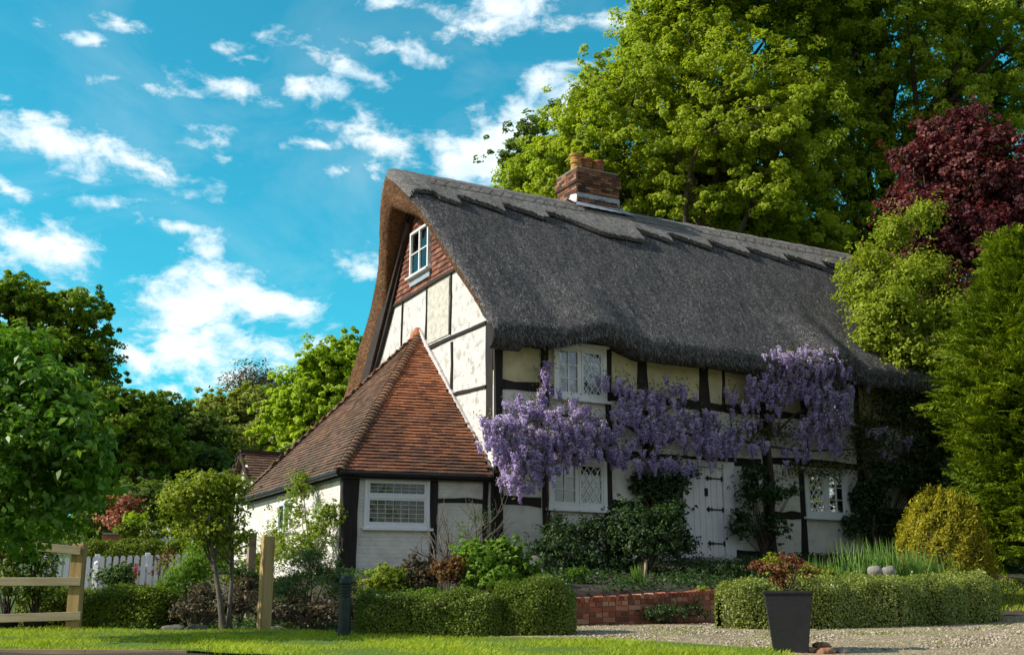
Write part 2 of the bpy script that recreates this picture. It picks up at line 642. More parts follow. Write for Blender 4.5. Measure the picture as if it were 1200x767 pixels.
M['shade_shrub'] = leaf_mat('dark_shrub_leaf', (.02, .045, .014), (.045, .095, .022), (.09, .15, .04), .25, spec=.35)
M['hydrangea'] = leaf_mat('fresh_green_leaf', (.09, .18, .02), (.18, .32, .03), (.30, .44, .06), .35)
M['red_shrub'] = leaf_mat('red_brown_shrub_leaf', (.12, .06, .025), (.24, .13, .04), (.28, .26, .06), .3, tcol=(1.4, .8, .4))
M['red_acer'] = leaf_mat('red_leaf', (.13, .045, .03), (.30, .13, .06), (.30, .32, .08), .3, tcol=(1.3, .8, .5))
M['red_far'] = leaf_mat('salmon_red_leaf', (.28, .12, .07), (.48, .22, .13), (.56, .36, .2), .35, tcol=(1.3, .8, .6))
M['dry'] = leaf_mat('dry_brown_leaf', (.06, .055, .03), (.15, .12, .065), (.27, .22, .13), .2, tcol=(1.1, 1.0, .6))
M['iris'] = leaf_mat('iris_blade', (.09, .17, .035), (.19, .33, .07), (.36, .50, .16), .38)
M['fern'] = leaf_mat('fern_leaf', (.05, .12, .02), (.10, .20, .03), (.16, .30, .05), .3)
M['grass'] = leaf_mat('grass_blade', (.22, .30, .02), (.40, .49, .03), (.58, .63, .08), .4)
M['wist_leaf'] = leaf_mat('wisteria_leaf', (.07, .07, .02), (.14, .15, .03), (.26, .23, .06), .35)
M['wisteria'] = leaf_mat('wisteria_petal', (.34, .26, .50), (.58, .49, .73), (.84, .77, .92), .4, tcol=(1.1, .95, 1.15), patch=.25, pscale=1.5, spec=.1)


# ------------------------------------------------------------------ ground
def ground_mat():
    m, nt, bs = new_mat('soil')
    geo = node(nt, 'ShaderNodeNewGeometry')
    n = noise_tex(nt, 2.2, 8, .7, geo.outputs['Position'])
    n2 = noise_tex(nt, 30, 5, .7, geo.outputs['Position'])
    n3 = noise_tex(nt, .3, 3, .5, geo.outputs['Position'])
    soil = ramp(nt, n2, [(.3, (.03, .022, .015)), (.6, (.085, .062, .042)), (.75, (.15, .12, .09))])
    green = ramp(nt, n2, [(.3, (.03, .06, .012)), (.6, (.07, .13, .02)), (.8, (.12, .19, .035))])
    sp = node(nt, 'ShaderNodeSeparateXYZ')
    nt.links.new(geo.outputs['Position'], sp.inputs[0])
    far = mth(nt, 'MULTIPLY', mth(nt, 'SUBTRACT', sp.outputs[1], 26), .3, clamp=True)
    side = mth(nt, 'MULTIPLY', mth(nt, 'SUBTRACT', mth(nt, 'ABSOLUTE', mth(nt, 'SUBTRACT', sp.outputs[0], 1)), 8.5), .8, clamp=True)
    g = mth(nt, 'MAXIMUM', far, side)
    g = mth(nt, 'MULTIPLY', g, mth(nt, 'ADD', n3, .5), clamp=True)
    c = mixc(nt, g, soil, green)
    nt.links.new(c, bs.inputs['Base Color'])
    bs.inputs['Roughness'].default_value = .95
    bump(nt, bs, mth(nt, 'ADD', n, n2), .6, .04)
    return m


def axis_vals(dense0, dense1, step, lo, hi):
    a = list(np.arange(dense0, dense1+step/2, step))
    x = dense1
    st = step
    while x < hi:
        st *= 1.35
        x += st
        a.append(min(x, hi))
    x = dense0
    st = step
    b = []
    while x > lo:
        st *= 1.35
        x -= st
        b.append(max(x, lo))
    return np.array(sorted(set(b+a)))


gx = axis_vals(-11, 14, .11, -600, 600)
gy = axis_vals(9, 30, .11, -300, 900)
GX, GY = np.meshgrid(gx, gy, indexing='ij')
GZ = zt(GX, GY)
GZ = GZ+.012*np.sin(GX*3.1+np.sin(GY*2.3))*np.sin(GY*3.7)
# the ground falls away under the house so that it never rises inside it
gs, gt = to_house(GX, GY)
inside = (gs > .3) & (gs < 11.9) & (gt > .3) & (gt < 7.3)
GZ = np.where(inside, GZ-.5, GZ)
P = np.stack([GX, GY, GZ], -1)
o = grid_mesh('ground', P, ground_mat())
tag(o, kind='structure')


def drape(name, poly_rows, mat, lift=.004, n=60):
    """sheet between two polylines (front, back) draped on the ground"""
    A, B = poly_rows
    A = np.array(A, float)
    B = np.array(B, float)
    u = np.linspace(0, 1, n)
    la = np.linspace(0, 1, len(A))
    pa = np.stack([np.interp(u, la, A[:, 0]), np.interp(u, la, A[:, 1])], -1)
    lb = np.linspace(0, 1, len(B))
    pb = np.stack([np.interp(u, lb, B[:, 0]), np.interp(u, lb, B[:, 1])], -1)
    k = 24
    w = np.linspace(0, 1, k)[None, :, None]
    pp = pa[:, None, :]*(1-w)+pb[:, None, :]*w
    z = zt(pp[..., 0], pp[..., 1])+.012*np.sin(pp[..., 0]*3.1+np.sin(pp[..., 1]*2.3))*np.sin(pp[..., 1]*3.7)+lift+.008
    P = np.concatenate([pp, z[..., None]], -1)
    o = grid_mesh(name, P, mat)
    return tag(o, kind='structure')


def gravel_mat():
    m, nt, bs = new_mat('gravel')
    geo = node(nt, 'ShaderNodeNewGeometry')
    v = node(nt, 'ShaderNodeTexVoronoi')
    v.inputs['Scale'].default_value = 38
    nt.links.new(geo.outputs['Position'], v.inputs['Vector'])
    c = ramp(nt, v.outputs['Color'], [(.1, (.20, .13, .07)), (.5, (.40, .30, .17)), (.9, (.60, .49, .33))])
    n = noise_tex(nt, 1.2, 5, .6, geo.outputs['Position'])
    c = mixc(nt, mth(nt, 'MULTIPLY', mth(nt, 'SUBTRACT', n, .5), 3, clamp=True), c, (.14, .13, .045))
    nt.links.new(c, bs.inputs['Base Color'])
    bs.inputs['Roughness'].default_value = .9
    bump(nt, bs, v.outputs['Distance'], 1, .02)
    return m


M['gravel'] = gravel_mat()
M['tarmac'] = rough_mat('tarmac', [(.3, (.05, .048, .046)), (.7, (.13, .12, .11))], 50, .9, .8, .01, detail=3)
M['turf'] = rough_mat('turf_base', [(.3, (.06, .11, .012)), (.7, (.13, .22, .02))], 20, .95, .6, .02)

# lawn outline (plan coordinates)
lawn_front = [(-9.5, 12.62), (-4.3, 12.36), (-3.2, 12.25), (-1, 11.3), (1, 11.2), (2.55, 11.6)]
lawn_back = [(-9.5, 15.6), (-5.5, 15.45), (-3, 15.2), (-1.2, 14.3), (1.1, 13.6), (2.75, 12.5)]
drape('tarmac_road', ([(-14, 3), (14, 3)], [(-14, 12.1), (-4, 12.0), (0, 10.6), (3, 10.4), (14, 10.6)]), M['tarmac'], .004)
drape('gravel_drive', ([(-1.5, 11.0), (2, 10.7), (14, 10.8)], [(-.8, 15), (.7, 16.72), (3.95, 18.62), (8, 18.9), (14, 20)]), M['gravel'], .01)
drape('lawn_turf', (lawn_front, lawn_back), M['turf'], .018)


def in_lawn(x, y):
    f = np.interp(x, [p[0] for p in lawn_front], [p[1] for p in lawn_front])
    b = np.interp(x, [p[0] for p in lawn_back], [p[1] for p in lawn_back])
    return (y > f) & (y < b)


def blades(name, x, y, h, wdt, mat, lean=.5, zoff=0.0):
    N = len(x)
    z = zt(x, y)+zoff
    h = h*RNG.uniform(.5, 1.3, N)
    a = RNG.uniform(0, 2*PI, N)
    ln = RNG.uniform(0, lean, N)*h
    b = np.stack([x, y, z], -1)
    d = np.stack([np.cos(a)*ln, np.sin(a)*ln, h], -1)
    aw = RNG.uniform(0, PI, N)
    sd = np.stack([np.cos(aw), np.sin(aw), np.zeros(N)], -1)*wdt*.5
    V = np.stack([b-sd, b+sd, b+d*.55+sd*.7, b+d+np.stack([np.cos(a), np.sin(a), -.2+0*a], -1)*ln[:, None]*.4], 1)
    V = V.reshape(-1, 3)
    return np_mesh(name, V, np.arange(4*N).reshape(N, 4), mat, None, False, np.clip(RNG.normal(.5, .25, N), 0, 1))


N = 120000
x = RNG.uniform(-8.2, 2.75, N)
y = 15.6-(RNG.uniform(0, 1, N)**.9)*4.4
k = in_lawn(x, y)
x, y = x[k], y[k]
patchn = np.sin(x*2.1+1.3*np.sin(y*1.7))*np.sin(y*2.9+x)
o = blades('lawn_grass', x, y, .055*(1+.35*patchn), .006, M['grass'], .7)
tag(o, 'bright green tufty grass blades covering the sunny front lawn', 'grass', kind='stuff')
# rear lawn behind the right-hand hedge and far left verge
N = 30000
x = RNG.uniform(7, 14, N)
y = RNG.uniform(19.5, 28, N)
s_, t_ = to_house(x, y)
k = (t_ < -3.2)
o = blades('shaded_grass', x[k], y[k], .07, .012, M['grass'], .7)
tag(o, 'shaded grass behind the right end of the long clipped hedge', 'grass', kind='stuff')
# scattered pebbles and small weeds on the gravel
N = 16000
x = RNG.uniform(-.3, 9.5, N)
y = RNG.uniform(12.2, 18.8, N)
k = ~in_lawn(x, y) & (to_house(x, y)[1] < -4.5)
x, y = x[k], y[k]
N = len(x)
r = RNG.uniform(.008, .026, N)
base = np.array([(1, 0, 0), (0, 1, 0), (-1, 0, 0), (0, -1, 0), (0, 0, .6), (0, 0, -.6)])
V = base[None]*r[:, None, None]*RNG.uniform(.6, 1.3, (N, 6, 1))
V = V+np.stack([x, y, zt(x, y)+.016], -1)[:, None, :]
tri = np.array([(0, 1, 4), (1, 2, 4), (2, 3, 4), (3, 0, 4), (1, 0, 5), (2, 1, 5), (3, 2, 5), (0, 3, 5)])
Q = (tri[None]+np.arange(N)[:, None, None]*6).reshape(-1, 3)
M['pebble'] = rough_mat('pebbles', [(.1, (.14, .10, .07)), (.5, (.36, .29, .2)), (.9, (.6, .54, .44))], 20, .8, .3, usevar=.8)
o = np_mesh('loose_pebbles', V.reshape(-1, 3), Q, M['pebble'], None, False, np.repeat(RNG.uniform(0, 1, N), 8))
tag(o, 'loose pale pebbles scattered over the gravel drive', 'gravel', kind='stuff')
N = 16000
cx = RNG.uniform(-.3, 9.5, 130)
cy = RNG.uniform(13.2, 18.6, 130)
i = RNG.integers(0, 130, N)
x = cx[i]+RNG.normal(0, .22, N)
y = cy[i]+RNG.normal(0, .16, N)
k = ~in_lawn(x, y) & (to_house(x, y)[1] < -4.45)
o = blades('low_weeds', x[k], y[k], .03, .012, M['climber'], 1.4)
tag(o, 'low weeds and moss creeping over the gravel drive', 'weeds', kind='stuff')

# road edging board
mb = MB()
pts = [(-9.5, 12.6), (-4.3, 12.34), (-3.25, 12.24)]
for a, b in zip(pts[:-1], pts[1:]):
    za, zb = ztf(*a), ztf(*b)
    mb.bar((a[0], a[1], za-.005), (b[0], b[1], zb-.005), .04, .08)
o = mb.build('kerb_board', M['old_wood'], None, bevel=.006)
tag(o, kind='structure')

# ================================================================== COTTAGE (local coordinates s, t, h)
house = thing('thatched_cottage', 'white and black timber-framed cottage with grey thatched roof and a tiled lean-to at its gable', 'cottage', HC, rz=HA)
LEN = 12.2


def wall_holes(mb, fn, u0, u1, v0, v1, holes, depth):
    """rectangular wall split round rectangular holes; fn(u, v, w) -> point"""
    us = sorted(set([u0, u1]+[h[0] for h in holes]+[h[1] for h in holes]))
    us = [u for u in us if u0 <= u <= u1]
    for a, b in zip(us[:-1], us[1:]):
        spans = sorted([(h[2], h[3]) for h in holes if h[0] < (a+b)/2 < h[1]])
        c = v0
        for lo, hi in spans+[(v1, v1)]:
            lo = min(max(lo, v0), v1)
            if lo > c+1e-4:
                poly = [fn(a, c, 0), fn(b, c, 0), fn(b, lo, 0), fn(a, lo, 0)]
                e = Vector(fn(a, c, depth))-Vector(fn(a, c, 0))
                mb.prism(poly, e)
            c = max(c, hi)


WIN = dict(ul=(1.30, 2.43, 3.13, 4.17), ll=(1.17, 2.39, 1.04, 1.97), ur=(7.6, 8.85, 3.17, 4.17), lr=(7.39, 8.54, 1.11, 2.13))
DOOR = (4.22, 5.44, .2, 2.12)
fn = lambda u, v, w: (u, w, v)
mb = MB()
wall_holes(mb, fn, 0.0, LEN, -.6, 3.25, [WIN['ul'], WIN['ll'], WIN['ur'], WIN['lr'], DOOR], .22)
mb.build('front_wall', M['white_brick'], house)
mb = MB()
wall_holes(mb, fn, 0.0, LEN, 3.25, 4.75, [WIN['ul'], WIN['ur']], .22)
mb.build('upper_plaster_wall', M['cream'], house)
# gable wall, rear wall, far gable
mb = MB()
tp = 7.6
gy_poly = [(0, .222, -.6), (0, tp, -.6), (0, tp, 4.3), (0, 5.95, 5.9), (0, 1.6, 5.9), (0, .222, 4.6)]
mb.prism(gy_poly, (.22, 0, 0))
mb.build('gable_wall', M['gable_plaster'], house)
mb = MB()
mb.prism([(LEN-.22, .222, -.6), (LEN-.22, tp, -.6), (LEN-.22, tp, 4.4), (LEN-.22, 3.8, 8.1), (LEN-.22, .222, 4.5)], (.215, 0, 0))
mb.box(.222, LEN-.222, tp-.22, tp-.003, -.6, 4.3)
mb.build('rear_wall', M['white_brick'], house)
# a dim interior: floors and partition seen through the panes
mb = MB()
mb.box(.23, LEN-.23, .5, tp-.23, 2.25, 2.4)
mb.box(.23, LEN-.23, .23, tp-.23, .02, .1)
mb.box(.23, LEN-.23, 2.6, 2.7, .1, 4.4)
mb.box(.23, LEN-.23, .23, tp-.23, 4.5, 4.6)
mb.build('interior', M['interior'], house)
# raised stained panel between the gable studs, plus fresh white ones
mb = MB()
mb.box(-.022, .1, 1.97, 3.02, 4.62, 5.82)
mb.build('gable_panel', M['gable_stained'], house)

# timbers on the facade (each one beam)
PR = -.035
for nm, a in (('corner_post', (0.09, .22, -.5, 4.6)),):
    mb = MB()
    mb.bar((.085, .04, -.6), (.085, .04, 4.6), .17, .17+.02, up=(0, 1, 0), wob=.008, seg=14)
    mb.bar((-.0, .17, 2.1), (-.0, .17, 4.5), .03, .28, up=(0, 1, 0), wob=.006, seg=10)
    mb.build('corner_post', M['timber'], house, bevel=.008)


def timber(p0, p1, w, d=.10, name='timber_beam', up=(0, 1, 0), wob=.012, mat='timber'):
    mb = MB()
    n = max(2, int((Vector(p1)-Vector(p0)).length/.22))
    mb.bar(p0, p1, w, d, up=up, wob=wob, seg=n)
    return mb.build(name, M[mat], house, bevel=.006)


PT = .02  # centre depth of the facade timbers (face 3 cm proud of the wall)
for (sa, sb, h0, h1) in [(1.0, 1.17, -.4, 4.5), (2.43, 2.58, 2.2, 4.5), (2.41, 2.56, -.4, 2.02), (3.22, 3.47, 2.15, 4.5), (3.35, 3.58, -.4, 2.05), (4.72, 4.96, 2.2, 4.5), (6.26, 6.5, .1, 4.5),
                         (7.23, 7.38, .1, 2.1), (8.93, 9.1, .1, 4.5), (7.42, 7.57, 2.25, 4.5), (10.35, 10.55, .1, 4.5), (11.95, 12.16, -.2, 4.5)]:
    timber(((sa+sb)/2, PT, h0), ((sa+sb)/2+random.uniform(-.02, .02), PT, h1), sb-sa)
timber((5.33, PT, 3.3), (5.35, PT, 4.5), .06)
for (s0, s1, h, w, dh) in [(.17, .96, 3.28, .17, 0), (1.19, 1.29, 3.25, .16, 0), (2.58, 3.22, 3.26, .17, 0), (3.49, 4.7, 3.26, .17, 0), (4.98, 6.24, 3.25, .17, 0), (6.52, 7.4, 3.22, .13, 0), (9.12, 10.3, 3.25, .16, 0), (10.57, 11.93, 3.25, .16, 0),
                           (.17, 6.24, 2.12, .17, .03), (6.52, 8.9, 2.24, .15, .0), (9.12, 11.93, 2.28, .16, 0),
                           (.17, .99, 1.14, .16, 0), (2.58, 4.18, 1.16, .17, 0), (6.52, 7.22, 1.12, .15, 0), (9.12, 10.33, 1.3, .15, 0), (5.5, 6.24, .3, .14, 0),
                           (.17, 11.93, 4.4, .16, 0)]:
    timber((s0, PT+.004, h), (s1, PT+.004, h+dh), w, wob=.01)
# gable timbers (in the plane s = 0)
GT = .0
for (t, h0, h1, w) in [(4.42, 4.5, 5.86, .045), (3.1, 4.6, 5.86, .05), (1.9, 4.6, 5.86, .05), (1.8, 3.3, 4.43, .07)]:
    timber((GT, t, h0), (GT+.004, t+random.uniform(-.03, .03), h1), w, .07, up=(1, 0, 0), wob=.012)
timber((GT-.004, .28, 4.5), (GT-.004, 5.6, 4.53), .075, .07, up=(1, 0, 0))
timber((GT-.004, .28, 3.28), (GT-.004, 1.75, 3.33), .06, .07, up=(1, 0, 0))
timber((GT-.006, 1.45, 5.9), (GT-.006, 6.0, 5.88), .07, .10, up=(1, 0, 0), name='sill_beam', mat='bargeboard')


# ------------------------------------------------------------------ tile fields
def tilefield(name, O, U, Vv, uspan, vmax, inside, mat, parent, tw=.165, gauge=.10, th=.014, lift=.03, gap=.004):
    O = Vector(O)
    U = Vector(U).normalized()
    Vv = Vector(Vv)
    Vv = (Vv-U*Vv.dot(U)).normalized()
    Nn = U.cross(Vv).normalized()
    mb = MB()
    r = 0
    v = 0
    while v < vmax:
        off = (tw/2 if r % 2 else 0)+random.uniform(-.006, .006)
        u = uspan[0]-tw+off
        while u < uspan[1]+tw:
            if inside(u, v+gauge*.3):
                jl = random.uniform(-.004, .006)
                jt = random.uniform(-.012, .012)
                q = []
                for (du, dv) in ((-.5, -.15), (.5, -.15), (.5, 1.15), (-.5, 1.15)):
                    uu = u+du*(tw-gap)
                    vv = v+dv*gauge
                    top = lift+jl if dv < 0 else .004
                    q.append(O+U*uu+Vv*(vv+jt*(.3+du))+Nn*top)
                lo = [p-Nn*th for p in q]
                mb.add(q+lo, [(0, 1, 2, 3), (4, 7, 6, 5), (0, 4, 5, 1), (1, 5, 6, 2), (2, 6, 7, 3), (3, 7, 4, 0)])
            u += tw
        v += gauge
        r += 1
    return mb.build(name, M[mat], parent)


# tile hanging in the gable top
wt = (2.90, 3.86, 6.26, 7.28)
mb = MB()
wall_holes(mb, lambda u, v, w: (w, u, v), 1.3, 6.2, 5.9, 8.2, [wt], .15)
# trim to the gable triangle: keep only bands that stay under the thatch
mb2 = MB()
for k in range(23):
    h0 = 5.9+k*.1
    h1 = h0+.1
    a = max(1.5, 3.8-(8.15-h1)*1.0-.1)
    b = min(6.1, 3.8+(8.15-h1)*1.0+.1)
    segs = [(a, b)]
    if h1 > wt[2]+.01 and h0 < wt[3]-.01:
        segs = [(a, wt[0]), (wt[1], b)]
    for (c, d) in segs:
        if d > c+.02:
            mb2.box(0.0, .15, c, d, h0, h1)
mb2.build('gable_backing_wall', M['gable_plaster'], house)


def in_gt(u, v):
    h = 5.93+v
    t = -u
    if t < 3.8-(8.1-h) or t > 3.8+(8.1-h):
        return False
    if wt[0]-.06 < t < wt[1]+.06 and wt[2]-.16 < h < wt[3]-.02:
        return False
    return True


tilefield('hung_tiles', (-.006, 0, 5.93), (0, -1, 0), (0, 0, 1), (-6.2, -1.2), 2.1, in_gt, 'hung_tile', house, tw=.17, gauge=.115, lift=.035)


# ------------------------------------------------------------------ windows
def lattice(mb, fnc, u0, u1, v0, v1, nx, w=.012):
    """diamond leading clipped to the rectangle"""
    du = (u1-u0)/nx
    dv = du*1.55
    ny = max(1, round((v1-v0)/dv))
    dv = (v1-v0)/ny
    for sgn in (1, -1):
        for k in range(-ny-1, nx+ny+2):
            # line u = u0 + (k + sgn*(v-v0)/dv) * du
            def uu(v):
                return u0+(k+(v-v0)/dv)*du if sgn == 1 else u0+(k-(v-v0)/dv+0)*du
            pts = []
            for (va, vb) in ((v0, v1),):
                ua, ub = uu(va), uu(vb)
                # clip parametric
                t0, t1 = 0.0, 1.0
                d = ub-ua
                if abs(d) < 1e-9:
                    continue
                ta, tb = (u0-ua)/d, (u1-ua)/d
                if ta > tb:
                    ta, tb = tb, ta
                t0, t1 = max(t0, ta), min(t1, tb)
                if t1-t0 > 1e-3:
                    pts = [(ua+d*t0, va+(vb-va)*t0), (ua+d*t1, va+(vb-va)*t1)]
            if pts:
                p, q = fnc(*pts[0], .0), fnc(*pts[1], .0)
                nrm = Vector(fnc(0, 0, 1))-Vector(fnc(0, 0, 0))
                mb.bar(p, q, w, .01+.002*sgn, up=nrm)


def frame_rect(mb, fnc, u0, u1, v0, v1, w, d0, d1):
    """four members of a frame butted at their ends"""
    def bx(a, b, c, d):
        poly = [fnc(a, c, d0), fnc(b, c, d0), fnc(b, d, d0), fnc(a, d, d0)]
        mb.prism(poly, Vector(fnc(0, 0, d1))-Vector(fnc(0, 0, d0)))
    bx(u0, u0+w, v0, v1)
    bx(u1-w, u1, v0, v1)
    bx(u0+w, u1-w, v0, v0+w)
    bx(u0+w, u1-w, v1-w, v1)


def rect_bar(mb, fnc, u0, u1, v0, v1, d0, d1):
    poly = [fnc(u0, v0, d0), fnc(u1, v0, d0), fnc(u1, v1, d0), fnc(u0, v1, d0)]
    mb.prism(poly, Vector(fnc(0, 0, d1))-Vector(fnc(0, 0, d0)))


def cottage_window(rect, lights, head=False, curtain=None, label=None):
    """fn: facade plane, w positive goes into the wall"""
    u0, u1, v0, v1 = rect
    f = lambda u, v, w: (u, w, v)
    mb = MB()
    frame_rect(mb, f, u0-.03, u1+.03, v0, v1, .085, -.06, .10)
    um = (u0+u1)/2
    rect_bar(mb, f, um-.03, um+.03, v0+.085, v1-.085, -.03, .09)
    if head:
        rect_bar(mb, f, u0-.07, u1+.07, v1, v1+.05, -.11, .02)
    fr = mb.build('window', M['white_paint'], house, bevel=.006)
    if label:
        fr['label'] = label
    mb = MB()
    rect_bar(mb, f, u0-.09, u1+.09, v0-.055, v0-.002, -.12, .05)
    mb.build('sill', M['white_paint'], fr, bevel=.006)
    ex = [(u0+.057, um-.03), (um+.03, u1-.057)]
    for (a, b), kind in zip(ex, lights):
        c, d = v0+.087, v1-.087
        mb = MB()
        frame_rect(mb, f, a, b, c, d, .035, -.045, .0)
        if kind == 'grid':
            n = 2
            m_ = 3
            for k in range(1, n):
                x = a+.035+(b-a-.07)*k/n
                rect_bar(mb, f, x-.009, x+.009, c+.035, d-.035, -.035, -.005)
            for k in range(1, m_):
                z = c+.035+(d-c-.07)*k/m_
                rect_bar(mb, f, a+.035, b-.035, z-.009, z+.009, -.033, -.007)
        else:
            lattice(mb, lambda u, v, w: (u, -.02+w, v), a+.035, b-.035, c+.035, d-.035, 3, .016)
        mb.build('casement', M['white_paint'], fr)
        mb = MB()
        rect_bar(mb, f, a+.03, b-.03, c+.03, d-.03, -.014, -.010)
        mb.build('pane', M['glass'], fr)
    if curtain:
        for (ca, cb) in curtain:
            mb = MB()
            nn = 26
            pts = []
            for i in range(nn+1):
                q = i/nn
                u = u0+.06+(u1-u0-.12)*(ca+(cb-ca)*q)
                pts.append((u, .17+.018*math.sin(q*nn*1.1)))
            vs = []
            for (u, w) in pts:
                vs += [(u, w, v0+.08), (u, w, v1-.06)]
            mb.add(vs, [(2*i, 2*i+2, 2*i+3, 2*i+1) for i in range(nn)])
            mb.build('curtain', M['curtain'], fr, smooth=True)
    return fr


cottage_window(WIN['ul'], ('grid', 'lattice'), head=True, curtain=[(0, .40), (.85, 1)], label='upper white casement window under the arched eave with pale curtain')
cottage_window(WIN['ll'], ('grid', 'lattice'), curtain=[(.9, 1)], label='lower white window under the hanging wisteria with diamond leading')
cottage_window(WIN['ur'], ('grid', 'lattice'), head=True, curtain=[(0, .3), (.7, 1)], label='upper white window half hidden behind wisteria')
cottage_window(WIN['lr'], ('lattice', 'grid'), curtain=[(.0, .15), (.5, .68), (.8, 1)], label='lower white window to the right of the front door')

# gable window
f = lambda u, v, w: (w, u, v)
u0, u1, v0, v1 = wt
mb = MB()
frame_rect(mb, f, u0-.01, u1+.01, v0, v1+.0, .055, -.10, .06)
rect_bar(mb, f, (u0+u1)/2-.025, (u0+u1)/2+.025, v0+.055, v1-.055, -.09, .04)
zz = v0+(v1-v0)*.50
rect_bar(mb, f, u0+.045, (u0+u1)/2-.025, zz-.014, zz+.014, -.085, -.03)
rect_bar(mb, f, (u0+u1)/2+.025, u1-.045, zz-.014, zz+.014, -.085, -.03)
gw = mb.build('gable_window', M['white_paint'], house, bevel=.005)
mb = MB()
rect_bar(mb, f, u0+.03, u1-.03, v0+.07, v1-.05, -.055, -.050)
mb.build('pane', M['glass'], gw)
mb = MB()
rect_bar(mb, f, u0-.08, u1+.08, v0-.045, v0-.002, -.17, -.0)
mb.build('sill', M['white_paint'], gw, bevel=.004)
mb = MB()
rect_bar(mb, f, u0-.06, u1+.04, v0-.2, v0-.047, -.075, -.045)
mb.build('lead_apron', M['lead'], gw)
for (a, b) in ((u0+.05, u0+.2), (u1-.2, u1-.05)):
    mb = MB()
    mb.box(.02, .03, a, b, v0+.05, v1-.05)
    mb.build('curtain', M['curtain'], gw)

# ------------------------------------------------------------------ door
D0, D1, DB, DT = DOOR
mb = MB()
f = lambda u, v, w: (u, w, v)
rect_bar(mb, f, D0-.02, D0+.12, DB, DT-.12, -.05, .12)
rect_bar(mb, f, 5.22, D1+.03, DB, DT-.12, -.05, .12)
rect_bar(mb, f, D0-.06, D1+.06, DT-.12, DT+.01, -.055, .12)
mb.build('door_frame', M['door_paint'], house, bevel=.006)
mb = MB()
nb = 6
a0, a1 = D0+.125, 5.215
for k in range(nb):
    a = a0+(a1-a0)*k/nb
    b = a0+(a1-a0)*(k+1)/nb
    mb.box(a+.004, b-.004, .005, .05, DB+.02, DT-.125)
mb.box(a0, a1, .02, .045, DB+.02, DT-.13)
door = mb.build('front_door', M['door_paint'], house, bevel=.005)
for hh in (1.78, 1.16, .49):
    mb = MB()
    mb.box(a1-.36, a1+.02, -.012, .006, hh-.014, hh+.014)
    mb.box(a1-.03, a1+.0, -.016, .006, hh-.05, hh+.05)
    mb.obox((a1-.37, -.003, hh), (.028, 0, .028), (0, .009, 0), (-.028, 0, .028))
    mb.obox((a1-.29, -.003, hh), (.0, 0, .035), (0, .0085, 0), (.012, 0, 0))
    mb.build('strap_hinge', M['black_iron'], door)
mb = MB()
mb.box(4.76, 4.84, -.015, .006, 1.42, 1.58)
mb.box(4.785, 4.815, -.035, -.015, 1.47, 1.5)
mb.build('door_knocker', M['black_iron'], door, bevel=.004)
mb = MB()
mb.tube([(4.44, .0, 1.15), (4.44, -.05, 1.15)], [.015, .03], 10)
mb.build('door_knob', M['black_iron'], door)
mb = MB()
mb.box(4.05, 5.75, -.55, -.002, -.1, .18)
mb.box(3.9, 5.6, -.95, -.552, -.2, .02)
mb.build('door_step', M['stone'], house, bevel=.02)

# ------------------------------------------------------------------ thatch
RT, RH = 3.8, 8.75


def sm(a, b, x):
    q = min(max((x-a)/(b-a), 0), 1)
    return q*q*(3-2*q)


def outer_pts():
    """points (t, h) of the outer surface from the front eave lip to the rear eave lip"""
    p = []
    p.append((-.42, 3.98))
    p.append((-.56, 4.03))
    p.append((-.64, 4.15))
    p.append((-.62, 4.29))
    n = 44
    for i in range(n+1):
        t = -.52+(RT+.52)*i/n
        h = RH-(RT-t)*1.0-.06*math.sin(PI*i/n)-.03
        if t > RT-.35:
            q = (t-(RT-.35))/.35
            h -= .09*q*q
        p.append((t, h))
    for i in range(1, n+1):
        t = RT+(4.35)*i/n
        h = RH-(t-RT)*1.12
        if t < RT+.35:
            q = 1-(t-RT)/.35
            h -= .09*q*q
        p.append((t, h))
    p.append((RT+4.5, RH-4.98))
    p.append((RT+4.48, RH-5.2))
    p.append((RT+4.3, RH-5.25))
    return p


def eyebrow(s):
    e = 0
    for c, w, a in ((2.12, 1.05, .25), (8.1, .75, .26)):
        x = (s-c)/w
        if abs(x) < 1:
            e += a*(math.cos(PI*x)*.5+.5)**.8
    return e


def soff(t):
    """verge overhang beyond the gable"""
    a = abs(t-RT)
    return -.30-.40*math.exp(-(a/1.0)**2)+(.20*sm(.6, 2.6, t-RT) if t > RT else 0)


def inner_at_verge(t, h):
    if t <= RT:
        thk = .38+.45*sm(2.6, 3.8, t)-.08*sm(1.0, 0.0, t)
        return h-thk
    x = t-RT
    return h-.80-.75*sm(0, 2.0, x)-.1*sm(2, 3.5, x)


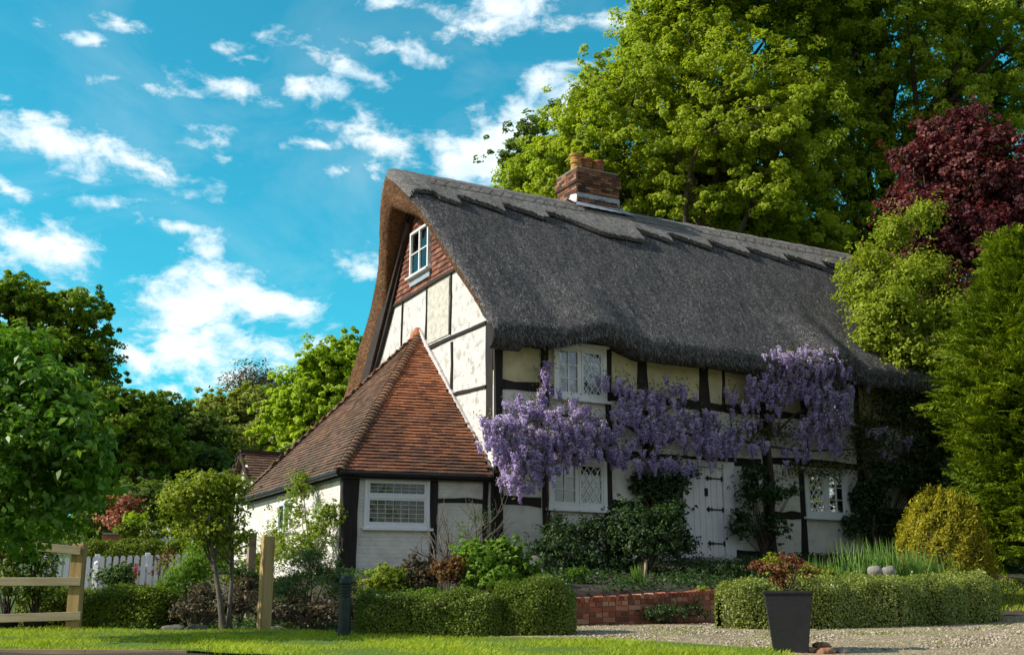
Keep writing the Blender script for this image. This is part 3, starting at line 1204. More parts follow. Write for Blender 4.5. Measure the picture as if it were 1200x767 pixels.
def thatch():
    op = outer_pts()
    J = len(op)
    st = np.concatenate([np.arange(0, 1.2, .05), np.arange(1.2, 13.1, .07)])
    rows = []
    for s0 in st:
        row = []
        q = s0
        for (t, h) in op:
            so = soff(t)
            s = so+q if q < .0 else so*(1-sm(0, 3.0, q))+q
            dd = 0
            # rounded verge
            rr = .16
            if q < rr:
                dd = rr-math.sqrt(max(rr*rr-(rr-q)**2, 0))
            if q > 12.7:
                dd = (q-12.7)*.5
            hh = h-dd*.75
            if t < 1.2:
                hh += eyebrow(s)*sm(1.2, -.3, t)
            x, y, z = s, t, hh
            nz = noise.noise(Vector((s*.7, t*.7, 3)))*.05+noise.noise(Vector((s*3, t*3, 7)))*.02+noise.noise(Vector((s*11, t*9, 1)))*.014
            nz *= .25+.75*sm(.9, 1.8, abs(t-RT))
            row.append((s, t-nz*.5 if t < RT else t+nz*.5, hh+nz))
        rows.append(row)
    P = np.array(rows)
    thatch_o = grid_mesh('thatch_roof', P, M['thatch'], house)
    # verge ends and underside: the straw ends seen from the gable side
    vrows = []
    for j, (t, h) in enumerate(op):
        so = soff(t)
        p0 = P[0][j]
        hi = inner_at_verge(t, h)
        tt = t
        hi = max(hi, 3.86) if t < RT else max(hi, 3.3)
        if j < 5:
            hi = p0[2]-.02+.0*j
        r = []
        K = 9
        for k in range(K):
            q = k/(K-1)
            s = so-.05*math.sin(PI*q)*1.0
            s += q*q*.18
            hh = p0[2]*(1-q)+hi*q
            nz = noise.noise(Vector((s*2, t*6, hh*6)))*.02
            r.append((s-nz if k else p0[0], p0[1]*(1-q)+tt*q, hh))
        # underside running back to the wall and beyond
        for k in range(1, 6):
            q = k/5
            r.append((r[K-1][0]*(1-q)+.30*q, tt, hi-.0*q))
        vrows.append(r)
    V = np.array(vrows)
    grid_mesh('thatch_verge', V[8:, ::-1], M['thatch_verge'], thatch_o)
    grid_mesh('eave_end', V[:9, ::-1], M['thatch'], thatch_o)
    # underside of the eaves and inner lining
    ur = []
    for i, s0 in enumerate(st):
        p = P[i][0]
        ur.append([tuple(p), (p[0], -.2, p[2]+.02), (p[0], .06, max(p[2]+.04, 4.0)), (p[0], .15, 4.9), (p[0], RT, 8.1), (p[0], 7.4, 4.3), (p[0], 7.6, 3.95), (p[0], P[i][-1][1], P[i][-1][2])])
    U = np.array(ur)
    grid_mesh('thatch_underside', U[10:, ::-1], M['thatch'], thatch_o, smooth=False)
    # far gable closing
    mb = MB()
    e = P[-1]
    mb.add([tuple(q) for q in e], [tuple(range(J))])
    mb.build('thatch_end', M['thatch_verge'], thatch_o)
    return thatch_o, st


thatch_o, st = thatch()


# ridge cap
def drop(s):
    """how far down the front slope (in t) the cap reaches"""
    tips = [.43, 1.66, 2.87, 6.22, 7.42, 8.6, 9.8, 11.07, 12.3]
    base = .80
    if s < -.05:
        return .86-.06*sm(-.7, -.05, s)
    if 3.15 <= s <= 5.32:
        return .86+.38*sm(3.15, 4.4, s)
    prev = -.05
    for tp_ in tips:
        if 3.15 < tp_ < 5.4:
            continue
        if s <= tp_:
            if tp_ == 6.22:
                prev = 5.35
            u = (s-prev)/(tp_-prev)
            w = (s-(tp_-1.0))/1.0
            return base+(.27*max(w, 0)**1.15 if w > 0 else .0)
        prev = tp_+.01
        if tp_ == 2.87:
            if s < 3.15:
                return base
    return base


def cap_surface():
    ss = np.arange(-.0, 12.95, .03)
    rows = []
    n = 16
    for q in ss:
        so = soff(RT)
        row = []
        for side in (0, 1):
            pass
        pts = []
        sn = so*(1-sm(0, 3.0, q))+q
        dr = drop(sn)
        dd = 0
        rr = .22
        if q < rr:
            dd = rr-math.sqrt(max(rr*rr-(rr-q)**2, 0))
        # from the rear edge up over the ridge and down the front
        for k in range(n+1):
            tr = RT+.95*(1-k/n)
            pts.append(tr)
        for k in range(1, n+1):
            pts.append(RT-dr*k/n)
        for i, t in enumerate(pts):
            a = abs(t-RT)
            h = RH-a*(1.12 if t > RT else 1.0)+.105-.09*math.exp(-(a/.28)**2)*1.6
            h -= dd*.8
            s_here = soff(t)*(1-sm(0, 3.0, q))+q-.03
            nz = noise.noise(Vector((sn*3, t*4, 5)))*.016+noise.noise(Vector((sn*12, t*10, 2)))*.010
            row.append((s_here, t, h+nz))
        # skirts (thickness of the cap)
        f = row[-1]
        r = row[0]
        row = [(r[0], r[1], r[2]-.2)]+row+[(f[0], f[1]+.02, f[2]-.10)]
        rows.append(row)
    P = np.array(rows)
    o = grid_mesh('ridge_cap', P[:, :-1], M['thatch_cap'], thatch_o)
    grid_mesh('cap_edge', P[:, -2:]+np.array([0, -.002, 0]), M['cap_edge'], thatch_o, smooth=False)
    for k in (0,):
        mb = MB()
        e = P[0]
        low = [(q[0]+.1, q[1], q[2]-.22) for q in e]
        m = len(e)
        mb.add([tuple(q) for q in e]+low, [(i+1, i, i+m, i+1+m) for i in range(m-1)])
        mb.build('cap_end', M['thatch_cap'], thatch_o)

def hazel():
    mb = MB()

    def cp(s, a):
        return (s, RT-a, RH-a+.105-.144*math.exp(-(a/.28)**2)+.014)
    for a in (.30, .58):
        pts = [cp(s, a) for s in np.arange(.1, 12.7, .15)]
        mb.tube(pts, .005, 5)
    x = .1
    while x < 12.4:
        mb.tube([cp(x, .30), cp(x+.14, .44), cp(x+.28, .58)], .004, 4)
        mb.tube([cp(x+.28, .30), cp(x+.14, .44), cp(x, .58)], .004, 4)
        x += .28
    mb.build('hazel_rod', M['twig'], thatch_o)


cap_surface()
hazel()

def straw_flecks(name, src, n, mat, parent, L=.085, W=.011, down=True, lift=.006, jit=.35):
    me = src.data
    nv = len(me.polygons)
    co = np.empty(len(me.vertices)*3)
    me.vertices.foreach_get('co', co)
    co = co.reshape(-1, 3)
    lp = np.empty(len(me.loops), dtype=np.int32)
    me.loops.foreach_get('vertex_index', lp)
    q = lp.reshape(-1, 4)
    A, B, C, D = (co[q[:, i]] for i in range(4))
    nr = np.cross(C-A, D-B)
    area = np.linalg.norm(nr, axis=1)
    pr = area/area.sum()
    i = RNG.choice(nv, n, p=pr)
    u, v = RNG.uniform(0, 1, (2, n, 1))
    P_ = (A[i]*(1-u)+B[i]*u)*(1-v)+(D[i]*(1-u)+C[i]*u)*v
    if True:
        kk = np.abs(P_[:, 1]-RT) > {'straw_ends': .62, 'cap_straw': .22, 'verge_straw': .12}[name]
        if name == 'cap_straw':
            kk &= (P_[:, 1] < RT+.02)
        i, P_ = i[kk], P_[kk]
        n = len(i)
    N_ = nr[i]/np.maximum(area[i][:, None], 1e-9)
    ax = (D[i]-A[i])
    ax /= np.maximum(np.linalg.norm(ax, axis=1, keepdims=True), 1e-9)
    ax = ax+RNG.normal(size=(n, 3))*jit
    ax -= N_*(ax*N_).sum(1, keepdims=True)
    ax /= np.maximum(np.linalg.norm(ax, axis=1, keepdims=True), 1e-9)
    sd = np.cross(N_, ax)
    ln = (L*RNG.uniform(.4, 1.4, n))[:, None]
    b0 = P_+N_*.002
    b1 = P_+ax*ln+N_*(RNG.uniform(.2, 3.2, n)*lift)[:, None]
    w = (W*RNG.uniform(.6, 1.4, n))[:, None]*.5
    V = np.stack([b0-sd*w, b0+sd*w, b1+sd*w*.7, b1-sd*w*.7], 1).reshape(-1, 3)
    o = np_mesh(name, V, np.arange(4*n).reshape(n, 4), mat, parent, False, np.clip(RNG.normal(.5, .27, n), 0, 1))
    return tag(o, kind='stuff')


M['straw_grey'] = rough_mat('grey_straw', [(.12, (.035, .033, .034)), (.45, (.115, .11, .112)), (.7, (.21, .205, .205)), (.95, (.44, .43, .42))], 3, .8, .0, usevar=.9)
M['straw_brown'] = rough_mat('brown_straw', [(.12, (.05, .022, .012)), (.5, (.22, .11, .05)), (.95, (.50, .30, .15))], 3, .8, .0, usevar=.9)
M['straw_cap'] = rough_mat('cap_straw', [(.12, (.15, .14, .135)), (.5, (.40, .385, .37)), (.95, (.70, .68, .66))], 3, .8, .0, usevar=.9)
straw_flecks('straw_ends', thatch_o, 150000, M['straw_grey'], thatch_o, L=.065, W=.008, lift=.004, jit=.28)
for ch_ in list(thatch_o.children):
    if ch_.name.startswith('thatch_verge'):
        straw_flecks('verge_straw', ch_, 22000, M['straw_brown'], thatch_o, L=.06)
    if ch_.name.startswith('ridge_cap'):
        straw_flecks('cap_straw', ch_, 26000, M['straw_cap'], thatch_o, L=.08, lift=.0015, jit=.15)

N = 9000
ss_ = RNG.uniform(-.25, 12.6, N)
eb = np.array([eyebrow(v) for v in ss_])
tt_ = RNG.uniform(-.66, -.40, N)
hh_ = 4.10+eb+RNG.uniform(-.05, .07, N)-(tt_+.66)*.35
ln_f = RNG.uniform(.03, .10, N)
dr_ = np.stack([RNG.normal(0, .25, N), RNG.normal(-.35, .2, N), -np.ones(N)], -1)
dr_ /= np.linalg.norm(dr_, axis=1, keepdims=True)
b_ = np.stack([ss_, tt_, hh_], -1)
sd_ = np.stack([np.full(N, .0045), np.zeros(N), np.zeros(N)], -1)
V_ = np.stack([b_-sd_, b_+sd_, b_+dr_*ln_f[:, None]+sd_*.6, b_+dr_*ln_f[:, None]-sd_*.6], 1).reshape(-1, 3)
o = np_mesh('eave_straw', V_, np.arange(4*N).reshape(N, 4), M['straw_grey'], thatch_o, False, RNG.uniform(0, .9, N))
tag(o, kind='stuff')
# dark rafter, bargeboard on the gable, below the rear verge and a thin one in front
mb = MB()
mb.bar((-.10, 4.0, 7.62), (-.10, 6.95, 3.4), .34, .12, up=(1, 0, 0), wob=.01, seg=10)
mb.build('bargeboard', M['bargeboard'], house, bevel=.01)
mb = MB()
mb.bar((-.05, 3.9, 7.95), (-.05, 6.6, 3.95), .62, .08, up=(1, 0, 0), wob=.01, seg=10)
mb.build('gable_rafter', M['timber'], house)
# rafter feet under the eave
for s in np.arange(.35, 11.8, .62):
    if 1.0 < s < 2.9 or 7.4 < s < 8.9:
        continue
    mb = MB()
    mb.bar((s, .05, 4.25), (s, -.42, 3.98), .07, .10)
    mb.build('rafter_foot', M['timber'], house)


# ------------------------------------------------------------------ brickwork from single bricks
def brick_face(mb, O, U, V, N, w, h, bl=.225, bh=.07, j=.01, proud=.012, inset=0.0):
    O, U, V, N = Vector(O), Vector(U), Vector(V), Vector(N)
    rows = int(round(h/(bh)))
    bh = h/rows
    for r in range(rows):
        x = -(bl/2 if r % 2 else 0)
        while x < w-.01:
            a = max(x, 0)
            b = min(x+bl, w)
            if b-a > .03:
                c = O+U*((a+b)/2)+V*(bh*(r+.5))+N*(proud/2-.02+random.uniform(-.003, .003))
                mb.obox(c, U*((b-a-j)/2), V*((bh-j)/2), N*(proud/2+.02))
            x += bl


cs0, cs1, ct0, ct1, cb, ctop = 4.10, 5.27, 3.62, 4.55, 7.9, 9.52
mb = MB()
mb.box(cs0+.012, cs1-.012, ct0+.012, ct1-.012, cb, ctop-.01)
mb.box(cs0-.03, cs1+.03, ct0-.03, ct1+.03, 9.16, 9.42)
ch = mb.build('chimney', M['mortar'], house)
mb = MB()
for (dx, z0, z1) in ((0, 8.15, 9.16), (-.045, 9.16, 9.42), (-.012, 9.42, 9.52)):
    a0_, a1_, b0_, b1_ = cs0+dx, cs1-dx, ct0+dx, ct1-dx
    brick_face(mb, (a0_, b0_, z0), (1, 0, 0), (0, 0, 1), (0, -1, 0), a1_-a0_, z1-z0)
    brick_face(mb, (a0_, b1_, z0), (0, -1, 0), (0, 0, 1), (-1, 0, 0), b1_-b0_, z1-z0)
    brick_face(mb, (a1_, b0_, z0), (0, 1, 0), (0, 0, 1), (1, 0, 0), b1_-b0_, z1-z0)
    brick_face(mb, (a1_, b1_, z0), (-1, 0, 0), (0, 0, 1), (0, 1, 0), a1_-a0_, z1-z0)
mb.build('chimney_brickwork', M['chimney_brick'], ch, bevel=0)
mb = MB()
mb.box(cs0-.01, cs1+.01, ct0-.01, ct1+.01, 9.525, 9.57)
mb.build('chimney_mortar_cap', M['mortar'], ch, bevel=.02)
for (s, t, mt, hh) in ((cs0+.22, 4.05, 'pot_yellow', .36), (cs0+.56, 4.12, 'pot', .33), (cs0+.88, 4.05, 'pot', .30)):
    mb = MB()
    hh += .13
    mb.lathe((s, t, 9.56), [(.125, 0), (.12, .08), (.115, hh*.45), (.14, hh*.5), (.14, hh*.6), (.115, hh*.66), (.125, hh*.85), (.15, hh*.88), (.15, hh), (.11, hh), (.10, hh-.15)], 20)
    p = mb.build('chimney_pot', M[mt], ch, smooth=False)
    if mt == 'pot_yellow':
        p['label'] = 'ochre coloured clay chimney pot'


def slope_pt(s, t, lift=.16):
    a = abs(t-RT)
    return Vector((s, t, RH-a*(1.12 if t > RT else 1.0)+lift-.09*math.exp(-(a/.28)**2)*1.6))


mb = MB()
front = [(cs0-.22, 3.33), (cs1+.30, 3.30), (cs1+.02, ct0), (cs0-.02, ct0)]
n = 14
rows = []
for i in range(n+1):
    u = i/n
    a = Vector((front[0][0]*(1-u)+front[1][0]*u, front[0][1]*(1-u)+front[1][1]*u, 0))
    b = Vector((front[3][0]*(1-u)+front[2][0]*u, ct0, 0))
    rows.append([tuple(slope_pt(*(a.lerp(b, k/4)).xy, .19+.01*(i % 2))) for k in range(5)]+[(b.x, ct0-.022, 8.90)])
fl = grid_mesh('lead_apron', np.array(rows), M['lead'], ch, smooth=False)
fl.parent = ch
for sgn, sx in ((-1, cs0), (1, cs1)):
    rows = []
    for i in range(9):
        t = 3.45+(4.6-3.45)*i/8
        rows.append([tuple(slope_pt(sx+sgn*.20*(1 if t > 3.6 else .9), t, .19)), tuple(slope_pt(sx+sgn*.035, max(t, ct0-.02), .19)), tuple(slope_pt(sx+sgn*.030, max(t, ct0-.02), .34+(.05 if i % 2 else 0)))])
    if sgn > 0:
        rows = rows[::-1]
    grid_mesh('lead_soaker', np.array(rows), M['lead_white' if sgn < 0 else 'lead'], ch, smooth=False)

# ------------------------------------------------------------------ tiled lean-to at the gable
EP = [Vector((0, 0, 0)), Vector((-2.65, .55, 0)), Vector((-2.65, 6.65, 0)), Vector((0, 7.2, 0))]
EH = 1.58
d = (EP[0]-EP[1])
FL = d.length
fu = d.normalized()
fn_out = Vector((fu.y, -fu.x, 0))       # outward normal of the front wall
ff = lambda u, v, w: tuple(EP[1]+fu*u-fn_out*w+Vector((0, 0, v)))
FW = (.36, 1.53, .60, 1.47)
mb = MB()
wall_holes(mb, ff, .2, FL-.05, -.7, EH, [FW], .2)
mb.build('lean_to_front_wall', M['white_brick'], house)
lf = lambda u, v, w: tuple(EP[1]+Vector((0, 1, 0))*u+Vector((1, 0, 0))*w+Vector((0, 0, v)))
LW = (2.95, 3.75, .72, 1.3)
mb = MB()
wall_holes(mb, lf, .2, 6.1, -.9, EH, [LW], .2)
mb.prism([tuple(EP[2]+Vector((.2, 0, -.9))), tuple(EP[3]+Vector((0, 0, -.9))), tuple(EP[3]+Vector((0, 0, EH))), tuple(EP[2]+Vector((.2, 0, EH)))], (0, -.2, 0))
mb.build('lean_to_side_wall', M['white_brick_y'], house)
mb = MB()
mb.prism([(-2.4, .75, -.1), (-.1, .25, -.1), (-.1, 7.0, -.1), (-2.4, 6.4, -.1)], (0, 0, .1))
mb.prism([(-1.2, .45, .0), (-1.1, .42, .0), (-1.1, 6.9, .0), (-1.2, 6.6, .0)], (0, 0, 1.5))
mb.build('lean_to_interior', M['interior'], house)
# corner post and studs
mb = MB()
c0 = ff(.10, -.6, .07)
c1 = ff(.10, EH, .07)
mb.bar(c0, c1, .28, .26, up=fn_out, wob=.018, seg=12)
mb.build('corner_post', M['timber'], house, bevel=.02)
timber(ff(1.60, -.4, .03), ff(1.60, EH-.02, .03), .13, .12, up=fn_out)
timber(ff(2.58, -.4, .03), ff(2.56, EH-.02, .03), .11, .12, up=fn_out)
timber(ff(1.67, 1.11, .032), ff(2.52, 1.10, .032), .085, .11, up=fn_out)
timber(ff(.24, EH-.03, .026), ff(FL-.06, EH-.03, .026), .10, .12, up=fn_out)
# the white kitchen window
mb = MB()
u0, u1, v0, v1 = FW
frame_rect(mb, ff, u0, u1, v0, v1, .065, -.03, .06)
vm = v0+(v1-v0)*.62
rect_bar(mb, ff, u0+.065, u1-.065, vm-.03, vm+.03, -.028, .055)
kw = mb.build('window', M['pvc'], house, bevel=.005)
kw['label'] = 'wide white window with leaded squares beneath the tiled eave'
mb = MB()
rect_bar(mb, ff, u0-.03, u1+.06, v0-.05, v0-.002, -.09, .03)
mb.build('sill', M['pvc'], kw, bevel=.005)
for (a, b) in ((v0+.065, vm-.03), (vm+.03, v1-.065)):
    mb = MB()
    frame_rect(mb, ff, u0+.067, u1-.067, a+.002, b-.002, .03, -.018, .02)
    mb.build('casement', M['pvc'], kw)
    mb = MB()
    rect_bar(mb, ff, u0+.09, u1-.09, a+.025, b-.025, .0, .004)
    mb.build('pane', M['glass'], kw)
    mb = MB()
    for k in range(1, 7):
        x = u0+.097+(u1-u0-.194)*k/7
        rect_bar(mb, ff, x-.0045, x+.0045, a+.03, b-.03, -.006, -.001)
    for k in range(1, max(2, round((b-a)/.085))):
        z = a+.03+(b-a-.06)*k/max(2, round((b-a)/.085))
        rect_bar(mb, ff, u0+.097, u1-.097, z-.0045, z+.0045, -.0065, -.0015)
    mb.build('leading', M['curtain'], kw)
# side window
mb = MB()
u0, u1, v0, v1 = LW
frame_rect(mb, lf, u0, u1, v0, v1, .07, -.03, .06)
rect_bar(mb, lf, (u0+u1)/2-.025, (u0+u1)/2+.025, v0+.07, v1-.07, -.025, .05)
sw = mb.build('window', M['pvc'], house, bevel=.004)
sw['label'] = 'small white side window of the lean-to among climbing leaves'
mb = MB()
rect_bar(mb, lf, u0+.06, u1-.06, v0+.06, v1-.06, .0, .004)
mb.build('pane', M['glass'], sw)
mb = MB()
rect_bar(mb, lf, u0-.05, u1+.05, v0-.05, v0-.002, -.08, .03)
mb.build('sill', M['pvc'], sw, bevel=.004)

# roof planes
AP = Vector((-.02, 3.44, 4.92))
ov = .16
R0 = Vector((.10, -.06, EH-.0))
E1 = Vector((-2.65-ov*.95, .55-ov*1.05, EH-.02))
E0 = EP[0]+fn_out*ov+Vector((-.07, 0, EH-.02))
E2 = Vector((-2.65-ov*.95, 6.65+ov*1.05, EH-.02))
E3 = Vector((.0, 7.2+ov, EH-.02))
deck = MB()
for tri in ((E1, E0, AP), (E2, E1, AP), (E3, E2, AP)):
    a, b, c = tri
    nn = (b-a).cross(c-a).normalized()
    deck.prism([a-nn*.05, b-nn*.05, c-nn*.05], nn*.045)
roof2 = deck.build('tiled_roof', M['tile_brown'], house)


def tri_tiles(a, b, c, mat, name, gauge=.098):
    a, b, c = Vector(a), Vector(b), Vector(c)
    U = (b-a).normalized()
    h = (c-a)-U*(c-a).dot(U)
    H = h.length
    V = h.normalized()
    cu = (c-a).dot(U)
    L = (b-a).length

    def ins(u, v):
        q = v/H
        return q < .985 and cu*q-.02 <= u <= L+(cu-L)*q+.02
    return tilefield(name, a, U, V, (0, L), H, ins, mat, roof2, tw=.168, gauge=gauge, lift=.032)


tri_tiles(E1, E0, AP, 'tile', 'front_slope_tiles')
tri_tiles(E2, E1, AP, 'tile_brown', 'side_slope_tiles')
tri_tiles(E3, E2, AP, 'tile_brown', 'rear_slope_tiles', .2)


def hip(p, q, name='hip_tile'):
    mb = MB()
    p, q = Vector(p), Vector(q)
    L = (q-p).length
    n = int(L/.12)
    d = (q-p)/L
    up = Vector((0, 0, 1))
    side = d.cross(up).normalized()
    u = side.cross(d).normalized()
    for i in range(n):
        a = p+d*(i*.12-.03)+u*.050
        b = p+d*(i*.12+.15)+u*.020
        vs = []
        m = 7
        for e, rr in ((a, .10), (b, .07)):
            for k in range(m):
                an = PI*(k/(m-1))
                vs.append(e+side*(rr*math.cos(an))+u*(rr*.62*math.sin(an))-u*.03)
        for e, rr in ((a, .088), (b, .06)):
            for k in range(m):
                an = PI*(k/(m-1))
                vs.append(e+side*(rr*math.cos(an))+u*(rr*.62*math.sin(an))-u*.042)
        fs = [(k, k+1, m+k+1, m+k) for k in range(m-1)]+[(2*m+k, k, k+1, 2*m+k+1) for k in range(m-1)]
        mb.add(vs, fs)
    return mb.build(name, M['tile_brown'], roof2)


hip(E1, AP, 'hip_tiles')
hip(E2, AP, 'hip_tiles')
mb = MB()
mb.lathe((AP.x-.04, AP.y, AP.z-.06), [(.17, -.06), (.15, .05), (.09, .13), (.05, .2)], 12)
mb.build('finial_tile', M['tile'], roof2)
# pale mortar flashing where the roof meets the gable
mb = MB()
a, b = Vector((-.035, .06, EH+.10)), Vector((-.035, 3.40, 4.98))
nb = 24
for i in range(nb):
    p = a.lerp(b, i/nb)
    q = a.lerp(b, (i+.98)/nb)
    mb.bar(p, q, .05, .10+.02*random.random(), up=(0, 0, 1))
mb.build('flashing', M['lead_white'], roof2)
mb = MB()
a, b = Vector((-.035, 3.5, 4.98)), Vector((-.035, 7.1, EH+.10))
mb.bar(a, b, .05, .10)
mb.build('flashing', M['lead_white'], roof2)
# gutters and fascia
mb = MB()
for (p, q) in ((E1, E0), (E2, E1)):
    dz = Vector((0, 0, -.045))
    dd = (q-p).normalized()
    out = Vector((dd.y, -dd.x, 0))
    mb.tube([p+dz+out*.03, q+dz+out*.03], .045, 8)
    mb.bar(p+Vector((0, 0, -.07))-out*.08, q+Vector((0, 0, -.07))-out*.08, .03, .11)
mb.build('gutter', M['gutter'], house)
# lantern on the left wall near the corner
mb = MB()
mb.box(-2.80, -2.67, .95, 1.05, .95, 1.0)
mb.lathe((-2.80, 1.0, .78), [(.03, 0), (.06, .03), (.065, .17), (.08, .18), (.02, .25)], 10)
mb.build('wall_lantern', M['black_iron'], house)
# downpipe at the house corner
mb = MB()
mb.tube([(-.07, -.12, EH-.05), (-.07, -.12, -.2)], .03, 10)
mb.build('downpipe', M['timber'], house)

# ------------------------------------------------------------------ little tiled wing behind the lean-to
WB = Vector((-2.42, 7.75, 0))
hw_ = .78
mb = MB()
wh, wr = 2.05, 2.72
mb.prism([(WB.x, WB.y-hw_, -.9), (WB.x, WB.y+hw_, -.9), (WB.x, WB.y+hw_, wh), (WB.x, WB.y, wr), (WB.x, WB.y-hw_, wh)], (2.6, 0, 0))
mb.prism([(WB.x-.16, 6.66, -.9), (WB.x-.16, 7.9, -.9), (WB.x-.16, 7.9, 1.3), (WB.x-.16, 6.66, 1.5)], (.15, 0, 0))
mb.build('rear_wing_wall', M['white_brick_y'], house)
for sgn in (-1, 1):
    a = Vector((WB.x-.14, WB.y+sgn*(hw_+.12), wh-.10))
    b = Vector((WB.x+2.6, WB.y+sgn*(hw_+.12), wh-.10))
    c = Vector((WB.x-.14, WB.y, wr+.03))
    if sgn > 0:
        a, b = b, a
    U = (b-a).normalized()
    V = (Vector((a.x, WB.y, wr+.03))-a)
    L = (b-a).length
    H = V.length
    tilefield('wing_roof_tiles', a, U, V, (0, L), H, lambda u, v: 0 <= u <= L and v < H-.02, 'tile_brown', house, lift=.03, gauge=.1)
mb = MB()
mb.bar((WB.x-.15, WB.y, wr+.05), (WB.x+2.6, WB.y, wr+.05), .16, .07)
for sgn in (-1, 1):
    mb.bar((WB.x-.15, WB.y, wr-.01), (WB.x-.15, WB.y+sgn*(hw_+.12), wh-.13), .12, .025, up=(1, 0, 0))
mb.build('wing_ridge_and_bargeboard', M['bargeboard'], house)

# ================================================================== vegetation tools
def crown_points(ells, nclump, per, cr, shell=.45, flat=.65, up=.55, zmin=-.55):
    """ells: list of (cx,cy,cz,rx,ry,rz). returns leaf positions, normals, per-leaf var, clump centres"""
    E_ = np.array(ells, float)
    w = (E_[:, 3]*E_[:, 4]*E_[:, 5])**(2/3)
    idx = RNG.choice(len(E_), nclump, p=w/w.sum())
    d = RNG.normal(size=(nclump, 3))
    d /= np.linalg.norm(d, axis=1, keepdims=True)
    d[:, 2] = np.where(d[:, 2] < zmin, -d[:, 2], d[:, 2])
    r = RNG.uniform(shell**2, 1, nclump)**.5
    c = E_[idx, :3]+d*r[:, None]*E_[idx, 3:]
    cv = np.clip(RNG.normal(.5, .22, nclump), 0, 1)
    k = RNG.uniform(.55, 1.25, nclump)*cr
    n = nclump*per
    ci = np.repeat(np.arange(nclump), per)
    ld = RNG.normal(size=(n, 3))
    ld /= np.linalg.norm(ld, axis=1, keepdims=True)
    rr = RNG.uniform(.35, 1, n)**.6
    lz = ld.copy()
    nsub = 7
    so_ = RNG.normal(size=(nclump*nsub, 3))*.68
    so_ *= np.repeat(k, nsub)[:, None]
    sk = RNG.integers(0, nsub, n)
    ls_ = so_[ci*nsub+sk]
    tuft = ld*rr[:, None]*(k[ci]*RNG.uniform(.25, .55, nclump*nsub)[ci*nsub+sk])[:, None]
    off = ls_+tuft
    off[:, 2] *= flat
    ld = ld*.55+ls_/np.maximum(k[ci][:, None], 1e-6)*.5
    pos = c[ci]+off
    nrm = ld*.8+d[ci]*.45+RNG.normal(size=(n, 3))*.45
    nrm[:, 2] += up
    var = np.clip(cv[ci]+RNG.normal(0, .2, n), 0, 1)
    return pos, nrm, var, c


def tree_wood(base, top, r0, centres, nlimb=10, ntwig=120, start=.25, mat='bark', parent=None, name='trunk', bend=.3):
    base = Vector(base)
    top = Vector(top)
    mb = MB()
    n = 9
    tr = []
    ph = random.random()*6
    for i in range(n+1):
        q = i/n
        p = base.lerp(top, q)
        p += Vector((math.sin(q*4+ph), math.cos(q*3+ph), 0))*bend*q*(1-q)*2
        tr.append(p)
    H = (top-base).length
    mb.tube([base-Vector((0, 0, .25))]+tr, [r0*1.5, r0*1.2]+[r0*(1-.82*i/n) for i in range(1, n+1)], 10)
    pts = []
    if len(centres):
        sel = RNG.choice(len(centres), min(nlimb, len(centres)), replace=False)
        for i in sel:
            e = Vector(centres[i])
            hq = min(max((e.z-base.z)/H*.65, start), .95)+random.uniform(-.08, .05)
            hq = min(max(hq, start), .97)
            a = tr[min(n, int(hq*n))]
            L = (e-a).length
            m = 7
            seg = []
            bnd = Vector((random.uniform(-1, 1), random.uniform(-1, 1), random.uniform(.2, 1)))*L*.12
            for k in range(m+1):
                q = k/m
                seg.append(a.lerp(e, q)+bnd*math.sin(PI*q)+Vector((random.uniform(-1, 1), random.uniform(-1, 1), random.uniform(-1, 1)))*L*.02)
            rb = r0*random.uniform(.3, .5)
            mb.tube(seg, [max(rb*(1-.85*k/m), r0*.03) for k in range(m+1)], 6)
            pts += seg[2:]
        if ntwig and pts:
            PP = np.array([tuple(p) for p in pts])
            sel = RNG.choice(len(centres), min(ntwig, len(centres)), replace=False)
            for i in sel:
                e = np.array(centres[i])
                j = int(np.argmin(((PP-e)**2).sum(1)+RNG.uniform(0, .6, len(PP))))
                a, b = Vector(PP[j]), Vector(e)
                L = (b-a).length
                mid = a.lerp(b, .5)+Vector((random.uniform(-1, 1), random.uniform(-1, 1), random.uniform(0, 1)))*L*.12
                mb.tube([a, mid, b], [r0*.10, r0*.06, r0*.02], 4)
    return mb.build(name, M[mat], parent, world=True, smooth=True)


def tree(name, label, cat, base, ells, nclump, per, cr, leaf, mat, r0, wood='bark', nlimb=12, ntwig=150, group=None, width=.75, topq=.8, **kw):
    """ells in world coordinates"""
    base = Vector(base)
    t = thing(name, label, cat, base, group)
    pos, nrm, var, c = crown_points(ells, nclump, per, cr, **kw)
    k = pos[:, 2] > zt(pos[:, 0], pos[:, 1])+.05
    leaves_mesh('crown', pos[k], nrm[k], leaf, width, M[mat], t, var=var[k])
    zc = max(e[2]+e[5]*.5 for e in ells)
    cx = sum(e[0] for e in ells)/len(ells)
    cy = sum(e[1] for e in ells)/len(ells)
    top = Vector((base.x*.5+cx*.5, base.y*.5+cy*.5, base.z+(zc-base.z)*topq))
    tree_wood(base, top, r0, c, nlimb, ntwig, mat=wood, parent=t)
    return t


def el(px, py, Y, rx, rz, ry=None):
    p = at(px, py, Y)
    return (p.x, p.y, p.z, rx, ry or rx, rz)


def gnd(x, y):
    return Vector((x, y, ztf(x, y)))


def gpx(px, Y):
    """ground point under image column px at depth Y"""
    x = (px-600)/1421*Y
    return gnd(x, Y)


